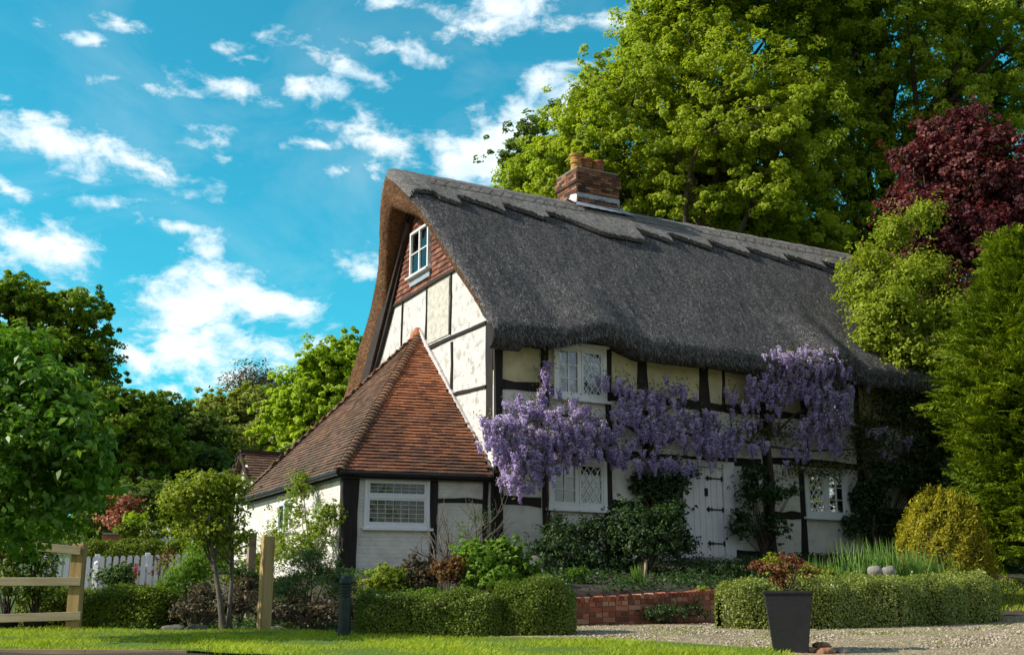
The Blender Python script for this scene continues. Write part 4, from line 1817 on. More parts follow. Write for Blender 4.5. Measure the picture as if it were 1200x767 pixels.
# ------------------------------------------------------------------ big trees behind the cottage
E1_ = [el(740, 175, 37, 2.9, 2.4), el(685, 215, 38, 2.2, 1.8), el(800, 95, 37, 2.6, 2.4), el(850, 30, 37, 3.2, 2.8), el(790, 240, 38, 2.8, 2.2), el(870, 150, 36, 3.3, 2.8),
       el(880, 240, 37, 3.0, 2.6), el(845, -60, 37, 3.6, 3.0), el(930, -30, 37, 4, 3.4), el(800, 15, 38, 1.6, 1.6), el(720, 130, 38, 1.4, 1.2), el(840, 200, 42, 4, 4), el(640, 200, 39, 1.3, .9), el(620, 215, 40, .9, .6), el(665, 170, 39, 1.3, 1.0), el(690, 140, 39, 1.2, 1.1), el(720, 95, 39, 1.2, 1.1), el(745, 60, 39, 1.1, 1.0), el(680, 250, 39, 2.4, 1.5), el(760, 280, 39, 2.6, 1.5), el(840, 290, 40, 3, 2), el(900, 320, 41, 3, 2), el(930, 160, 38, 2.6, 2.6), el(760, 40, 38, 1.0, .8), el(780, -10, 38, 1.5, 1.2)]
tree('sycamore_tree', 'huge yellow-green sycamore rising directly behind the chimney', 'tree', gpx(850, 37.5), E1_, 1350, 350, .58, .112, 'sycamore', .42, nlimb=26, ntwig=300, shell=.25)
E2_ = [el(960, 90, 40, 3.4, 3.2), el(1040, 40, 39, 4, 3.4), el(1000, 190, 41, 3.4, 3.0), el(1120, 110, 40, 4, 3.4), el(1190, 30, 39, 4.2, 3.6), el(950, 250, 41, 2.8, 2.0), el(1080, 210, 41, 3.4, 2.6),
       el(1220, 180, 40, 4, 4), el(1050, -70, 40, 5, 4), el(1160, -80, 40, 5, 4), el(1000, -20, 40, 3, 3), el(1090, 320, 42, 3.4, 3.4), el(1180, 300, 42, 3.4, 3.4), el(980, 330, 43, 3, 3), el(940, 285, 40, 2, 1.2), el(1000, 290, 40, 2, 1.4)]
tree('oak_tree', 'tall spreading oak with dark limbs behind the right end of the roof', 'tree', gpx(1060, 41), E2_, 1150, 340, .64, .12, 'oak', .5, nlimb=34, ntwig=300, shell=.35)
E3_ = [el(612, 195, 46, 1.2, .8), el(600, 205, 46, .9, .8), el(640, 190, 47, 2, 2.2), el(660, 260, 47, 2.6, 3.4), el(700, 330, 47, 3, 4)]
tree('dark_evergreen_tree', 'dark evergreen showing a tip just left of the sycamore above the ridge', 'tree', gpx(680, 47), E3_, 160, 220, .6, .15, 'dark_tree', .3)
# copper maple, pale acer and golden conifer at the right end of the house
E4_ = [el(1120, 215, 30, 1.5, 1.3), el(1080, 190, 30, .9, .6), el(1150, 170, 30, 1.1, .6), el(1180, 220, 30, 1.5, 1.5), el(1130, 290, 29.5, 1.5, 1.2), el(1080, 270, 29.5, 1.1, .9), el(1190, 310, 29.5, 1.6, 1.4),
       el(1060, 240, 30, .6, .6), el(1020, 312, 28.5, .30, .10), el(1230, 260, 30, 1.8, 1.8), el(1120, 370, 29.5, 1.3, 1.0), el(1130, 140, 30, .7, .25), el(1090, 160, 30, .5, .2), el(1100, 300, 27.4, .5, .35), el(1120, 340, 27.2, .5, .4), el(1065, 255, 28.6, .45, .35), el(1140, 400, 26.8, .5, .3)]
tree('copper_maple', 'copper maple with dark red foliage above the golden conifer', 'tree', gpx(1140, 30), E4_, 820, 62, .30, .115, 'copper', .14, nlimb=26, ntwig=300, shell=.1, width=.8, flat=.8)
E5_ = [el(1020, 305, 26.8, .35, .30), el(1050, 275, 27.2, .40, .32), el(1085, 255, 27.4, .38, .32), el(1008, 345, 26.5, .45, .35), el(1042, 368, 26.2, .75, .55), el(1085, 325, 27.2, .6, .5), el(1108, 380, 26.8, .8, .6), el(1065, 420, 26.2, .75, .5),
       el(1025, 400, 26.1, .5, .4), el(1100, 430, 26.4, .8, .5), el(1060, 330, 26.6, .5, .4), el(992, 322, 26.6, .22, .16)]
tree('pale_acer_tree', 'yellow-green young acer leaning over the right end of the thatch', 'tree', gpx(1110, 26.8), E5_, 900, 46, .26, .075, 'pale_acer', .09, nlimb=18, ntwig=160, shell=.0, width=.7, flat=.9)


def spray_tree(name, label, cat, base, rad_fn, z0, z1, nspray, L, mat, per=26, group=None, leafw=.26, droop=.1, r0=.1):
    """conifer built from feathery sprays. rad_fn(q, azimuth) -> radius at height fraction q"""
    base = Vector(base)
    t = thing(name, label, cat, base, group)
    q = RNG.uniform(0, 1, nspray)**.85
    az = RNG.uniform(0, 2*PI, nspray)
    rr = np.array([rad_fn(a, b) for a, b in zip(q, az)])*RNG.uniform(.72, 1.06, nspray)
    out = np.stack([np.cos(az), np.sin(az), np.zeros(nspray)], -1)
    tip = np.array(base)+out*rr[:, None]
    tip[:, 2] = z0+(z1-z0)*q+RNG.normal(0, .08, nspray)
    upf = RNG.uniform(-.2, .5, nspray)+q*.45
    d = out+np.stack([RNG.normal(0, .3, nspray), RNG.normal(0, .3, nspray), upf], -1)
    d /= np.linalg.norm(d, axis=1, keepdims=True)
    ln = L*RNG.uniform(.6, 1.3, nspray)
    sd = np.cross(d, np.array([0, 0, 1.0]))
    sd /= np.maximum(np.linalg.norm(sd, axis=1, keepdims=True), 1e-5)
    roll = RNG.normal(0, .5, nspray)
    nn = np.cross(sd, d)
    sd2 = sd*np.cos(roll)[:, None]+nn*np.sin(roll)[:, None]
    nn2 = np.cross(sd2, d)
    n = nspray*per
    si = np.repeat(np.arange(nspray), per)
    u = np.tile(np.linspace(-.9, .1, per), nspray)+RNG.uniform(-.02, .02, n)
    sgn = np.tile(np.where(np.arange(per) % 2 == 0, 1.0, -1.0), nspray)
    taper = np.clip(.12-u, 0, 1)**.6
    pos = tip[si]+d[si]*(u*ln[si])[:, None]
    pos[:, 2] -= droop*(u+.9)**2*ln[si]
    lax = d[si]*.9+sd2[si]*sgn[:, None]*.75+RNG.normal(size=(n, 3))*.18
    ll = ln[si]*.20*(.35+.75*taper)*RNG.uniform(.7, 1.2, n)
    lax /= np.linalg.norm(lax, axis=1, keepdims=True)
    pos = pos+lax*ll[:, None]*.5
    nrm = nn2[si]+RNG.normal(size=(n, 3))*.35
    cv = np.clip(RNG.normal(.45, .22, nspray), 0, 1)
    var = np.clip(cv[si]+RNG.normal(0, .12, n)+(u+.4)*.45, 0, 1)
    leaves_mesh('foliage', pos, nrm, ll, leafw, M[mat], t, axis=lax, var=var, fold=.1)
    mb = MB()
    mb.tube([base-Vector((0, 0, .2)), (base.x, base.y, z0*.5+z1*.5), (base.x, base.y, z1-L*.8)], [r0, r0*.7, r0*.15], 8)
    for i in range(70):
        qq = random.random()
        a = random.random()*2*PI
        r_ = rad_fn(qq, a)*.8
        z = z0+(z1-z0)*qq
        mb.tube([(base.x, base.y, z-r_*.3), (base.x+r_*math.cos(a), base.y+r_*math.sin(a), z)], [r0*.25, r0*.06], 4)
    mb.build('trunk', M['bark'], t, world=True)
    return t


CB = gpx(1236, 22.2)
spray_tree('golden_conifer', 'large feathery golden-green conifer at the right edge', 'conifer', CB,
           lambda q, a: (1.72+.30*math.sin(3*a+q*9)+.20*math.sin(7*a-q*15)+.34*(((q*9+1.3*math.sin(2*a)+.5*a) % 1)-.5))*(1-.66*max(q-.45, 0)/.55)*(1-.25*max(.35-q, 0)/.35), CB.z+.7, at(1200, 285, 22).z+.25, 4200, .78, 'conifer', per=60, leafw=.24)
CB2 = gpx(1340, 25)
spray_tree('golden_conifer', 'second golden conifer just beyond the right edge of the garden', 'conifer', CB2,
           lambda q, a: 2.4*(1-.6*q)+.2*math.sin(5*a+q*9), CB2.z+.5, CB2.z+8, 1800, .9, 'conifer', per=30, leafw=.24)
# dark evergreen mass filling the corner behind the yew
E6_ = [el(1130, 560, 27, 1.2, 1.6), el(1180, 600, 26, 1.6, 1.4), el(1130, 640, 26, 1.4, .9), el(1220, 640, 25, 1.5, 1.0), el(1120, 470, 28, 1.2, 1.6)]
tree('dark_laurel', 'dark evergreen shrub filling the shadow behind the golden yew dome', 'shrub', gpx(1160, 26.6), E6_, 220, 160, .45, .10, 'dark_tree', .12)


def yew_dome(c, rx, h):
    t = thing('golden_yew', 'round clipped golden-orange yew dome by the end of the hedge', 'shrub', c)
    n = 34000
    u = RNG.uniform(0, 1, n)
    az = RNG.uniform(0, 2*PI, n)
    v = u
    an = np.clip((v-.32)/.68, 0, 1)*PI/2
    r = rx*np.where(v < .32, .94+.06*np.sin(v/.32*PI/2), np.cos(an)**.85)
    z = h*np.where(v < .32, v, .32+.68*np.sin(an)**.95)
    k = 1+.05*np.sin(az*5+z*6)+.04*np.sin(az*11-z*9)+RNG.normal(0, .035, n)
    k *= RNG.uniform(.86, 1.0, n)**.5
    pos = np.stack([np.cos(az)*r*k, np.sin(az)*r*k, z*k], -1)
    nr = np.stack([np.cos(az)*r/rx, np.sin(az)*r/rx, z/h], -1)
    ax = nr+RNG.normal(size=(n, 3))*.45
    ax[:, 2] += .4
    nm = RNG.normal(size=(n, 3))*.6+nr*.7
    cv = np.sin(az*9+3*np.sin(z*8))*np.sin(z*13+az*4)*.22
    leaves_mesh('foliage', pos+np.array(c), nm, .075, .30, M['yew'], t, axis=ax, var=np.clip(.45+cv+RNG.normal(0, .2, n), 0, 1), fold=.1)
    mb = MB()
    prof = [(.1, -.1), (rx*.80, 0), (rx*.86, h*.3), (rx*.70, h*.62), (rx*.42, h*.8), (.05, h*.88)]
    mb.lathe(c, prof, 20)
    mb.build('branches', M['bark'], t, world=True)
    mb = MB()


YC = gpx(1112, 20.6)
yew_dome(YC, .76, at(1112, 580, 20.2).z-YC.z)

# ------------------------------------------------------------------ trees on the left
tree('big_oak', 'large dark green oak rising behind the front laurel', 'tree', gpx(40, 46),
     [el(20, 380, 46, 2.6, 1.9), el(75, 370, 46, 1.9, 1.3), el(110, 395, 46, 1.1, .8), el(60, 430, 45, 2.6, 1.6), el(-30, 400, 46, 3, 2.6), el(-10, 350, 46, 1.5, 1.0), el(110, 430, 46, 1.1, .8), el(30, 480, 46, 3, 2.5), el(-80, 450, 46, 3, 3)],
     520, 230, .44, .15, 'far_oak', .4, nlimb=22, ntwig=160, shell=.35)
tree('mid_oak', 'mid-green rounded tree stepping down beside the big oak', 'tree', gpx(135, 44),
     [el(110, 475, 43, 1.7, 1.0), el(150, 500, 43, 1.7, 1.3), el(95, 530, 42, 1.7, 1.6), el(175, 530, 43, 1.2, 1.2), el(130, 560, 43, 2, 1.6), el(60, 500, 43, 1.6, 1.6)],
     320, 200, .42, .15, 'far_oak', .3, nlimb=14)
tree('dark_ash_tree', 'dark tree in the dip between the green wood edges', 'tree', gpx(200, 52),
     [el(185, 500, 52, 1.5, 1.3), el(210, 520, 52, 1.9, 1.5), el(165, 540, 50, 1.8, 1.6), el(215, 570, 50, 2.4, 1.7), el(240, 540, 54, 2, 1.4)],
     230, 180, .55, .18, 'dark_tree', .3, nlimb=12)
tree('olive_green_tree', 'olive-green tree on the skyline left of the bright green one', 'tree', gpx(270, 60),
     [el(250, 495, 60, 2.0, 1.4), el(285, 495, 60, 2.2, 1.6), el(225, 510, 60, 1.6, 1.2), el(310, 500, 60, 1.8, 1.8), el(270, 545, 58, 3.2, 2.2), el(320, 545, 58, 3, 2.2)],
     300, 200, .6, .19, 'olive', .35, nlimb=14)
tree('sparse_birch', 'thin half-bare tree with grey twigs on the skyline', 'tree', gpx(302, 64),
     [el(300, 455, 64, 1.7, 1.3), el(325, 462, 64, 1.1, 1.0), el(285, 470, 64, 1.1, .9)],
     150, 26, .6, .14, 'bronze', .3, wood='twig', nlimb=26, ntwig=150, shell=.1)
tree('bright_beech', 'bright yellow-green tree touching the left edge of the thatch', 'tree', gpx(390, 42),
     [el(390, 440, 42, 1.6, 1.2), el(355, 465, 42, 1.4, 1.1), el(415, 425, 42, 1.0, .8), el(345, 500, 42, 1.2, 1.0), el(400, 490, 42, 2.2, 1.7), el(380, 540, 42, 2, 1.4), el(440, 470, 42, 1.6, 1.6), el(412, 402, 42, .5, .35)],
     420, 210, .42, .13, 'lime', .25, nlimb=20, ntwig=160, shell=.3)
# wood edge, far off, closing the view below the skyline trees
pos_l = []
ells = [el(px, py, Y, rx, rz) for (px, py, Y, rx, rz) in [(-60, 540, 60, 4, 4), (20, 560, 58, 4, 3.4), (80, 580, 56, 3.4, 3), (140, 600, 56, 3.4, 2.4), (200, 600, 58, 3.4, 2.6), (260, 590, 60, 3.6, 2.8), (320, 590, 62, 3.6, 3), (380, 590, 62, 4, 3.4), (440, 560, 64, 4, 4),
                                                         (-140, 520, 62, 5, 5), (-60, 610, 55, 4, 3), (20, 620, 54, 4, 2.6), (80, 625, 52, 3, 1.6), (130, 622, 50, 3, 1.6), (180, 622, 50, 3, 1.6), (230, 622, 50, 3, 1.6), (280, 622, 50, 3, 1.8), (340, 610, 52, 3, 2.4), (-240, 520, 64, 6, 5), (-360, 540, 62, 6, 5), (-500, 540, 60, 6, 5), (-660, 540, 58, 6, 5), (520, 560, 66, 5, 5), (620, 520, 66, 6, 6), (740, 480, 66, 6, 6), (860, 480, 64, 6, 6), (980, 480, 62, 6, 6), (1100, 480, 58, 6, 6), (1220, 480, 56, 6, 6), (1340, 480, 54, 6, 6)]]
p_, n_, v_, c_ = crown_points(ells, 1200, 110, 1.0, shell=.3)
o = leaves_mesh('woodland_edge', p_, n_, .30, .8, M['dark_tree'], None, var=v_, loc=(0, 58, 5))
tag(o, 'dense dark woodland undergrowth closing the view below the skyline trees', 'woodland', kind='stuff')
# trees across the road behind the camera: what the window panes reflect
ells = [(x_, -24+3*math.sin(x_), 3.4+1.2*math.sin(x_*1.7), 4.2, 3, 3.6+1.0*math.sin(x_*.9)) for x_ in np.arange(-34, 60, 5.5)]
p_, n_, v_, c_ = crown_points(ells, 650, 70, 1.3, shell=.3)
kz = p_[:, 2] > -.6
o = leaves_mesh('roadside_trees', p_[kz], n_[kz], .45, .8, M['far_oak'], None, var=v_[kz], loc=(10, -24, 0))
tag(o, 'belt of trees across the road that the window panes reflect', 'woodland', kind='stuff')
tree('red_ornamental_tree', 'small salmon-red shrub glowing beyond the clipped rear hedge', 'shrub', gpx(143, 36),
     [el(143, 598, 36, .45, .5), el(150, 615, 36, .5, .4), el(133, 608, 36, .35, .35)], 60, 60, .22, .09, 'red_far', .05, nlimb=8, ntwig=30)
tree('dark_round_tree', 'small dark round tree standing on the lawn above the hedge', 'tree', gpx(172, 38),
     [el(165, 585, 38, .9, .55), el(185, 590, 38, .7, .5)], 70, 140, .3, .10, 'dark_tree', .09, nlimb=8, ntwig=30)
tree('bright_bush', 'fresh green bush beside the salmon-red shrub', 'shrub', gpx(160, 35),
     [el(160, 610, 35, .25, .22)], 16, 60, .16, .08, 'lime', .03, nlimb=5, ntwig=10)
for i, (px, lab) in enumerate(((182, 'leftmost low bush in front of the far brick wall'), (208, 'low bush under the far white fence'), (150, 'small low bush below the salmon-red shrub'))):
    tree('low_bush', lab, 'shrub', gpx(px, 31.5), [el(px, 624, 31.5, .32, .25)], 18, 60, .14, .07, 'privet', .02, nlimb=4, ntwig=8)

# small multi-stem garden tree
GB = gpx(262, 15.6)
t = thing('small_garden_tree', 'small two-stemmed ornamental tree with yellow-green crown by the lawn', 'tree', GB)
ells = [el(225, 590, 15.7, .42, .32), el(262, 600, 15.8, .36, .36), el(245, 565, 15.7, .35, .15), el(210, 575, 15.7, .22, .16), el(275, 570, 15.8, .2, .14), el(235, 625, 15.6, .38, .22), el(270, 630, 15.8, .28, .2), el(205, 600, 15.6, .2, .2)]
pos, nrm, var, c = crown_points(ells, 260, 34, .12, shell=.15)
leaves_mesh('crown', pos, nrm, .05, .6, M['garden_tree'], t, var=var)
tree_wood(GB, at(245, 590, 15.7), .045, c, 12, 90, start=.5, mat='bark_pale', parent=t, name='stem', bend=.05)
tree_wood(GB+Vector((.07, .06, 0)), at(272, 600, 15.8), .035, c, 8, 50, start=.5, mat='bark_pale', parent=t, name='stem', bend=.04)

# front laurel hanging in from the left
LB = gpx(-35, 13.5)
t = thing('front_laurel', 'big glossy-leaved laurel filling the left edge and hanging over the rail fence', 'tree', LB)
ells = [el(10, 500, 13.5, .92, .85), el(60, 530, 13.4, .62, .6), el(85, 575, 13.4, .40, .4), el(20, 590, 13.4, .8, .45), el(-30, 480, 13.6, .9, .9), el(55, 470, 13.5, .48, .4), el(5, 425, 13.6, .5, .36), el(103, 535, 13.4, .26, .26),
        el(45, 620, 13.3, .45, .17), el(-20, 622, 13.4, .55, .22), el(95, 575, 13.3, .27, .32), el(20, 540, 13.7, .9, .8), el(15, 636, 13.4, .3, .09)]
pos, nrm, var, c = crown_points(ells, 560, 24, .2, shell=.5)
ax = RNG.normal(size=pos.shape)*.5
ax[:, 2] -= .5
leaves_mesh('crown', pos, nrm, .115, .52, M['laurel'], t, axis=ax+nrm*.3, var=var, fold=.22)
tree_wood(LB, at(20, 520, 13.5), .045, c, 14, 90, start=.45, mat='bark', parent=t, bend=.05)


# ------------------------------------------------------------------ hedges
def hedge(name, label, path, width, height, n, leaf, mat, cat='hedge', seed=0, rough=.055, endr=.5, top_fn=None):
    """path: list of plan points; leaves on the skin of a rounded box swept along it"""
    path = np.array(path, float)
    seg = np.hypot(*(path[1:]-path[:-1]).T)
    cum = np.concatenate([[0], np.cumsum(seg)])
    L = cum[-1]
    bx, by = path[len(path)//2]
    t = thing(name, label, cat, gnd(bx, by))

    def skin(u, a, k):
        """u along length, a angle over the cross-section 0..pi, k scale"""
        x = np.interp(u, cum, path[:, 0])
        y = np.interp(u, cum, path[:, 1])
        e = 1e-2
        dx = np.interp(np.clip(u+e, 0, L), cum, path[:, 0])-np.interp(np.clip(u-e, 0, L), cum, path[:, 0])
        dy = np.interp(np.clip(u+e, 0, L), cum, path[:, 1])-np.interp(np.clip(u-e, 0, L), cum, path[:, 1])
        m = np.maximum(np.hypot(dx, dy), 1e-9)
        sx, sy = -dy/m, dx/m
        # rounded ends
        er = endr
        q = np.clip(np.minimum(u, L-u)/er, 0, 1)
        endk = np.sqrt(np.clip(1-(1-q)**2, 0, 1))**.7
        ca, sa = np.cos(a), np.sin(a)
        p = .50
        cx = np.sign(ca)*np.abs(ca)**p*width/2*endk*k
        hh = height if top_fn is None else height*top_fn(u/L)
        cz = np.abs(sa)**p*hh*(.55+.45*endk)*k
        bl = 1+rough*(np.sin(u*5+seed)+np.sin(u*11+a*3+seed*2)*.7+np.sin(a*9+u*3)*.5)
        return np.stack([x+sx*cx*bl, y+sy*cx*bl, zt(x, y)+cz*bl], -1), np.stack([sx*ca, sy*ca, sa*.9], -1)
    # area weighted sampling of the angle: sides get as many leaves per metre as the top
    u = RNG.uniform(0, L, n)
    w = RNG.uniform(0, 2*height+width, n)
    a = np.where(w < height, .42*(w/height), np.where(w < height+width, .42+(PI-.84)*((w-height)/width), PI-.42*((2*height+width-w)/height)))
    # push into corners properly
    side = (w < height) | (w > height+width)
    hfrac = np.where(w < height, w/height, (2*height+width-w)/height)
    a = np.where(w < height, np.arcsin(np.clip(hfrac, 0, .999)**(1/.50)), a)
    a = np.where(w > height+width, PI-np.arcsin(np.clip(hfrac, 0, .999)**(1/.50)), a)
    tf = (w-height)/width
    am = np.arccos(np.clip(np.sign(1-2*tf)*np.abs(1-2*tf)**(1/.50), -1, 1))
    a = np.where(side, a, am)
    p, nr = skin(u, a, np.where(RNG.uniform(0, 1, n) < .04, RNG.uniform(1.03, 1.08, n), RNG.uniform(.86, 1.035, n)))
    nm = nr+RNG.normal(size=(n, 3))*.55
    nm[:, 2] += .25
    lump = np.sin(u*7+seed)*np.sin(a*5+u*4)*.15
    leaves_mesh('foliage', p+RNG.normal(0, .008, (n, 3)), nm, leaf, .62, M[mat], t, var=np.clip(.45+lump+RNG.normal(0, .24, n), 0, 1), fold=.2)
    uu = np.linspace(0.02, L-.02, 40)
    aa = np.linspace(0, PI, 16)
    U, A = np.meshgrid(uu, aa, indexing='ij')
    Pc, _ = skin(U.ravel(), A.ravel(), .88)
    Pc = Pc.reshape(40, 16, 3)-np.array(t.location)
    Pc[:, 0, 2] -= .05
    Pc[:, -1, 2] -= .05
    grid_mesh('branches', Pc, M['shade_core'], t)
    return t


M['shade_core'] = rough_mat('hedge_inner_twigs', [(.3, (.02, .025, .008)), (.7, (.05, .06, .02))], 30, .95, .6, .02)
a = gpx(428, 14.4)
b = gpx(590, 14.35)
hedge('box_hedge', 'low clipped box hedge right of the bollard light', [(a.x-.12, a.y), (a.x+.6, 14.45), (b.x, b.y+.1)], .62, .50, 26000, .028, 'box', seed=1, endr=.3)
a = gpx(585, 14.4)
b = gpx(668, 14.9)
hedge('box_mound', 'taller rounded box mound ending the low hedge beside the brick wall', [(a.x-.1, a.y+.1), (b.x, b.y)], .85, .63, 20000, .03, 'box', seed=4, endr=.42)
a = at(868, 735, 16.3)
hedge('clipped_hedge', 'long variegated clipped hedge behind the black planter', [(2.72, 16.0), (3.6, 16.1), (5.0, 16.9), (6.2, 17.9), (7.35, 18.9)], .95, .66, 64000, .034, 'var_box', seed=2, endr=.5)
hedge('privet_hedge', 'low bright green hedge in front of the near picket fence', [(gpx(18, 16.4).x, 16.6), (gpx(140, 16.4).x, 16.4), (gpx(205, 16.2).x, 16.1)], .8, .52, 26000, .034, 'privet', seed=6, endr=.35, rough=.06)
hedge('rear_hedge', 'tall clipped hedge behind the near picket fence', [(gpx(95, 29).x, 29), (gpx(160, 29).x, 29), (gpx(222, 29).x, 29.2)], .9, .78, 16000, .06, 'privet', seed=8, endr=.2)


# ------------------------------------------------------------------ bushes and small plants
def bush(name, label, cat, base, ells, ncl, per, cr, leaf, mat, stems=6, group=None, wood='twig', width=.55, shell=.1, up=.5, sr=.012):
    base = Vector(base)
    t = thing(name, label, cat, base, group)
    pos, nrm, var, c = crown_points(ells, ncl, per, cr, shell=shell, up=up, flat=.8)
    k = pos[:, 2] > zt(pos[:, 0], pos[:, 1])+.01
    leaves_mesh('foliage', pos[k], nrm[k], leaf, width, M[mat], t, var=var[k])
    mb = MB()
    for i in RNG.choice(len(c), min(stems, len(c)), replace=False):
        e = Vector(c[i])
        b = base+Vector((random.uniform(-.05, .05), random.uniform(-.05, .05), -.03))
        m = b.lerp(e, .5)+Vector((random.uniform(-.05, .05), random.uniform(-.05, .05), .05))
        mb.tube([b, m, e], [sr, sr*.7, sr*.3], 5)
    mb.build('stems', M[wood], t, world=True)
    return t


def bp(px, py, Y, rx, rz, ry=None):
    return el(px, py, Y, rx, rz, ry)


# along the lean-to
bush('rosemary_bush', 'spiky grey-green rosemary bush between wooden post and bollard', 'shrub', gpx(360, 16.2), [bp(345, 680, 16.2, .34, .2), bp(385, 675, 16.2, .3, .22), bp(365, 655, 16.3, .26, .16), bp(335, 700, 16, .3, .2), bp(400, 690, 16.2, .28, .22)],
     220, 60, .10, .05, 'rosemary', 20, width=.2, up=1.0)
bush('dry_undergrowth', 'dry brown undergrowth beneath the rosemary', 'shrub', gpx(365, 15.7), [bp(350, 715, 15.7, .4, .16), bp(395, 718, 15.7, .38, .16), bp(320, 722, 15.7, .2, .12)], 90, 50, .1, .045, 'dry', 24)
bush('climbing_rose', 'leafy climber scrambling up the sunlit lean-to wall', 'climbing plant', gpx(365, 20.0),
     [bp(352, 560, 22.0, .15, .12), bp(350, 580, 21.8, .28, .25, .2), bp(345, 610, 21.6, .3, .4, .2), bp(375, 625, 20.8, .42, .35, .3), bp(385, 605, 20.7, .25, .2, .2), bp(360, 645, 20.5, .55, .25, .3), bp(340, 650, 21.5, .4, .3, .3), bp(322, 640, 22, .25, .4, .2)],
     190, 42, .14, .055, 'climber', 26, wood='twig')
bush('green_shrub', 'low fresh green shrub at the left foot of the lean-to wall', 'shrub', gpx(300, 19.5), [bp(300, 665, 19.5, .3, .2), bp(285, 680, 19, .4, .25), bp(235, 665, 19.5, .45, .25), bp(262, 650, 20, .4, .3)], 120, 60, .14, .05, 'garden_tree', 16)
bush('euphorbia_clump', 'bright feathery mound beside the dry shrub left of the garden tree', 'shrub', gpx(222, 16.8), [bp(215, 680, 16.8, .35, .16), bp(235, 665, 16.9, .3, .18), bp(205, 695, 16.6, .3, .12)], 110, 60, .10, .05, 'hydrangea', 14, width=.25)
bush('dead_shrub', 'dead brown shrub mound at the foot of the small garden tree', 'shrub', gpx(228, 15.9), [bp(225, 715, 15.9, .3, .16), bp(240, 700, 16, .24, .16), bp(280, 712, 16, .3, .2), bp(290, 690, 16.4, .22, .18)], 100, 50, .09, .04, 'dry', 30)
bush('sage_bush', 'grey-green sage bush left of the wooden gate post', 'shrub', gpx(282, 16.9), [bp(282, 675, 16.9, .2, .16), bp(297, 680, 17, .15, .15)], 50, 50, .09, .045, 'rosemary', 10, width=.35)
bush('grey_round_bush', 'small rounded grey-green bush against the picket fence', 'shrub', gpx(134, 20), [bp(134, 678, 20, .30, .17), bp(143, 672, 20, .2, .16)], 60, 60, .1, .05, 'rosemary', 12)
bush('young_shrub', 'thin reddish-tipped shrub before the picket fence', 'shrub', gpx(190, 20), [bp(190, 662, 20, .14, .2), bp(198, 655, 20, .12, .14)], 22, 12, .09, .05, 'red_shrub', 16)
bush('leafy_bush', 'pale green bush under the garden tree beside the picket fence end', 'shrub', gpx(232, 19), [bp(234, 650, 19, .18, .2), bp(240, 640, 19.5, .2, .22), bp(226, 674, 19, .2, .13)], 60, 50, .11, .055, 'hydrangea', 12)
# beds in front of the windows
bush('mottled_shrub', 'yellow-green mottled shrub behind the left end of the box hedge', 'shrub', gpx(455, 17.0), [bp(455, 680, 17, .28, .2), bp(440, 690, 16.8, .22, .14)], 70, 60, .1, .045, 'garden_tree', 12)
bush('red_leaved_shrub', 'small bush with reddish-brown leaves in the bed under the kitchen window', 'shrub', gpx(525, 17.2), [bp(525, 672, 17.2, .18, .2), bp(535, 665, 17.2, .15, .14), bp(515, 668, 17.2, .13, .12)], 60, 55, .08, .042, 'red_shrub', 12)
bush('bergenia_clump', 'purple-brown dried clump between mottled and red-leaved shrubs', 'shrub', gpx(487, 17.4), [bp(487, 668, 17.4, .26, .18), bp(478, 685, 17.2, .24, .12), bp(503, 682, 17.3, .16, .14)], 60, 55, .1, .05, 'dry', 14)
bush('hydrangea_bush', 'large fresh green hydrangea below the corner of the house', 'shrub', gpx(580, 17.6), [bp(560, 660, 17.6, .32, .26), bp(592, 655, 17.7, .32, .28), bp(575, 680, 17.4, .46, .2), bp(610, 668, 17.7, .2, .2), bp(548, 648, 17.8, .18, .14)],
     170, 42, .13, .075, 'hydrangea', 22, width=.62)
bush('lime_spurge', 'small lime green clump just behind the box hedge', 'shrub', gpx(500, 16.2), [bp(500, 696, 16.2, .18, .07), bp(480, 698, 16.2, .14, .06), bp(546, 694, 16.4, .14, .06)], 40, 40, .06, .045, 'hydrangea', 8)
# bare shrub in front of the lean-to
BBs = gpx(540, 18.3)
mb = MB()
t = thing('bare_shrub', 'leafless spiky grey shrub between kitchen window and house corner', 'shrub', BBs)


def twigs(mb, p, d, L, r, depth):
    pts = [p]
    for i in range(4):
        d = (d+Vector((random.uniform(-.25, .25), random.uniform(-.25, .25), random.uniform(-.1, .2)))).normalized()
        pts.append(pts[-1]+d*L/4)
    mb.tube(pts, [r, r*.85, r*.7, r*.6, r*.45], 5)
    if depth:
        for k in range(5):
            b = pts[random.randint(1, 4)]
            dd = (d+Vector((random.uniform(-1, 1), random.uniform(-.9, .9), random.uniform(-.3, .9)))).normalized()
            twigs(mb, b, dd, L*random.uniform(.45, .75), r*.5, depth-1)


for k in range(6):
    twigs(mb, BBs+Vector((random.uniform(-.1, .1), 0, 0)), Vector((random.uniform(-.55, .75), random.uniform(-.2, .2), 1)).normalized(), .85, .022, 2)
mb.build('branches', M['twig'], t, world=True)
pos, nrm, var, c = crown_points([bp(560, 615, 18.3, .36, .3), bp(545, 640, 18.2, .3, .2)], 50, 9, .1)
leaves_mesh('foliage', pos, nrm, .04, .4, M['rosemary'], t, var=var)

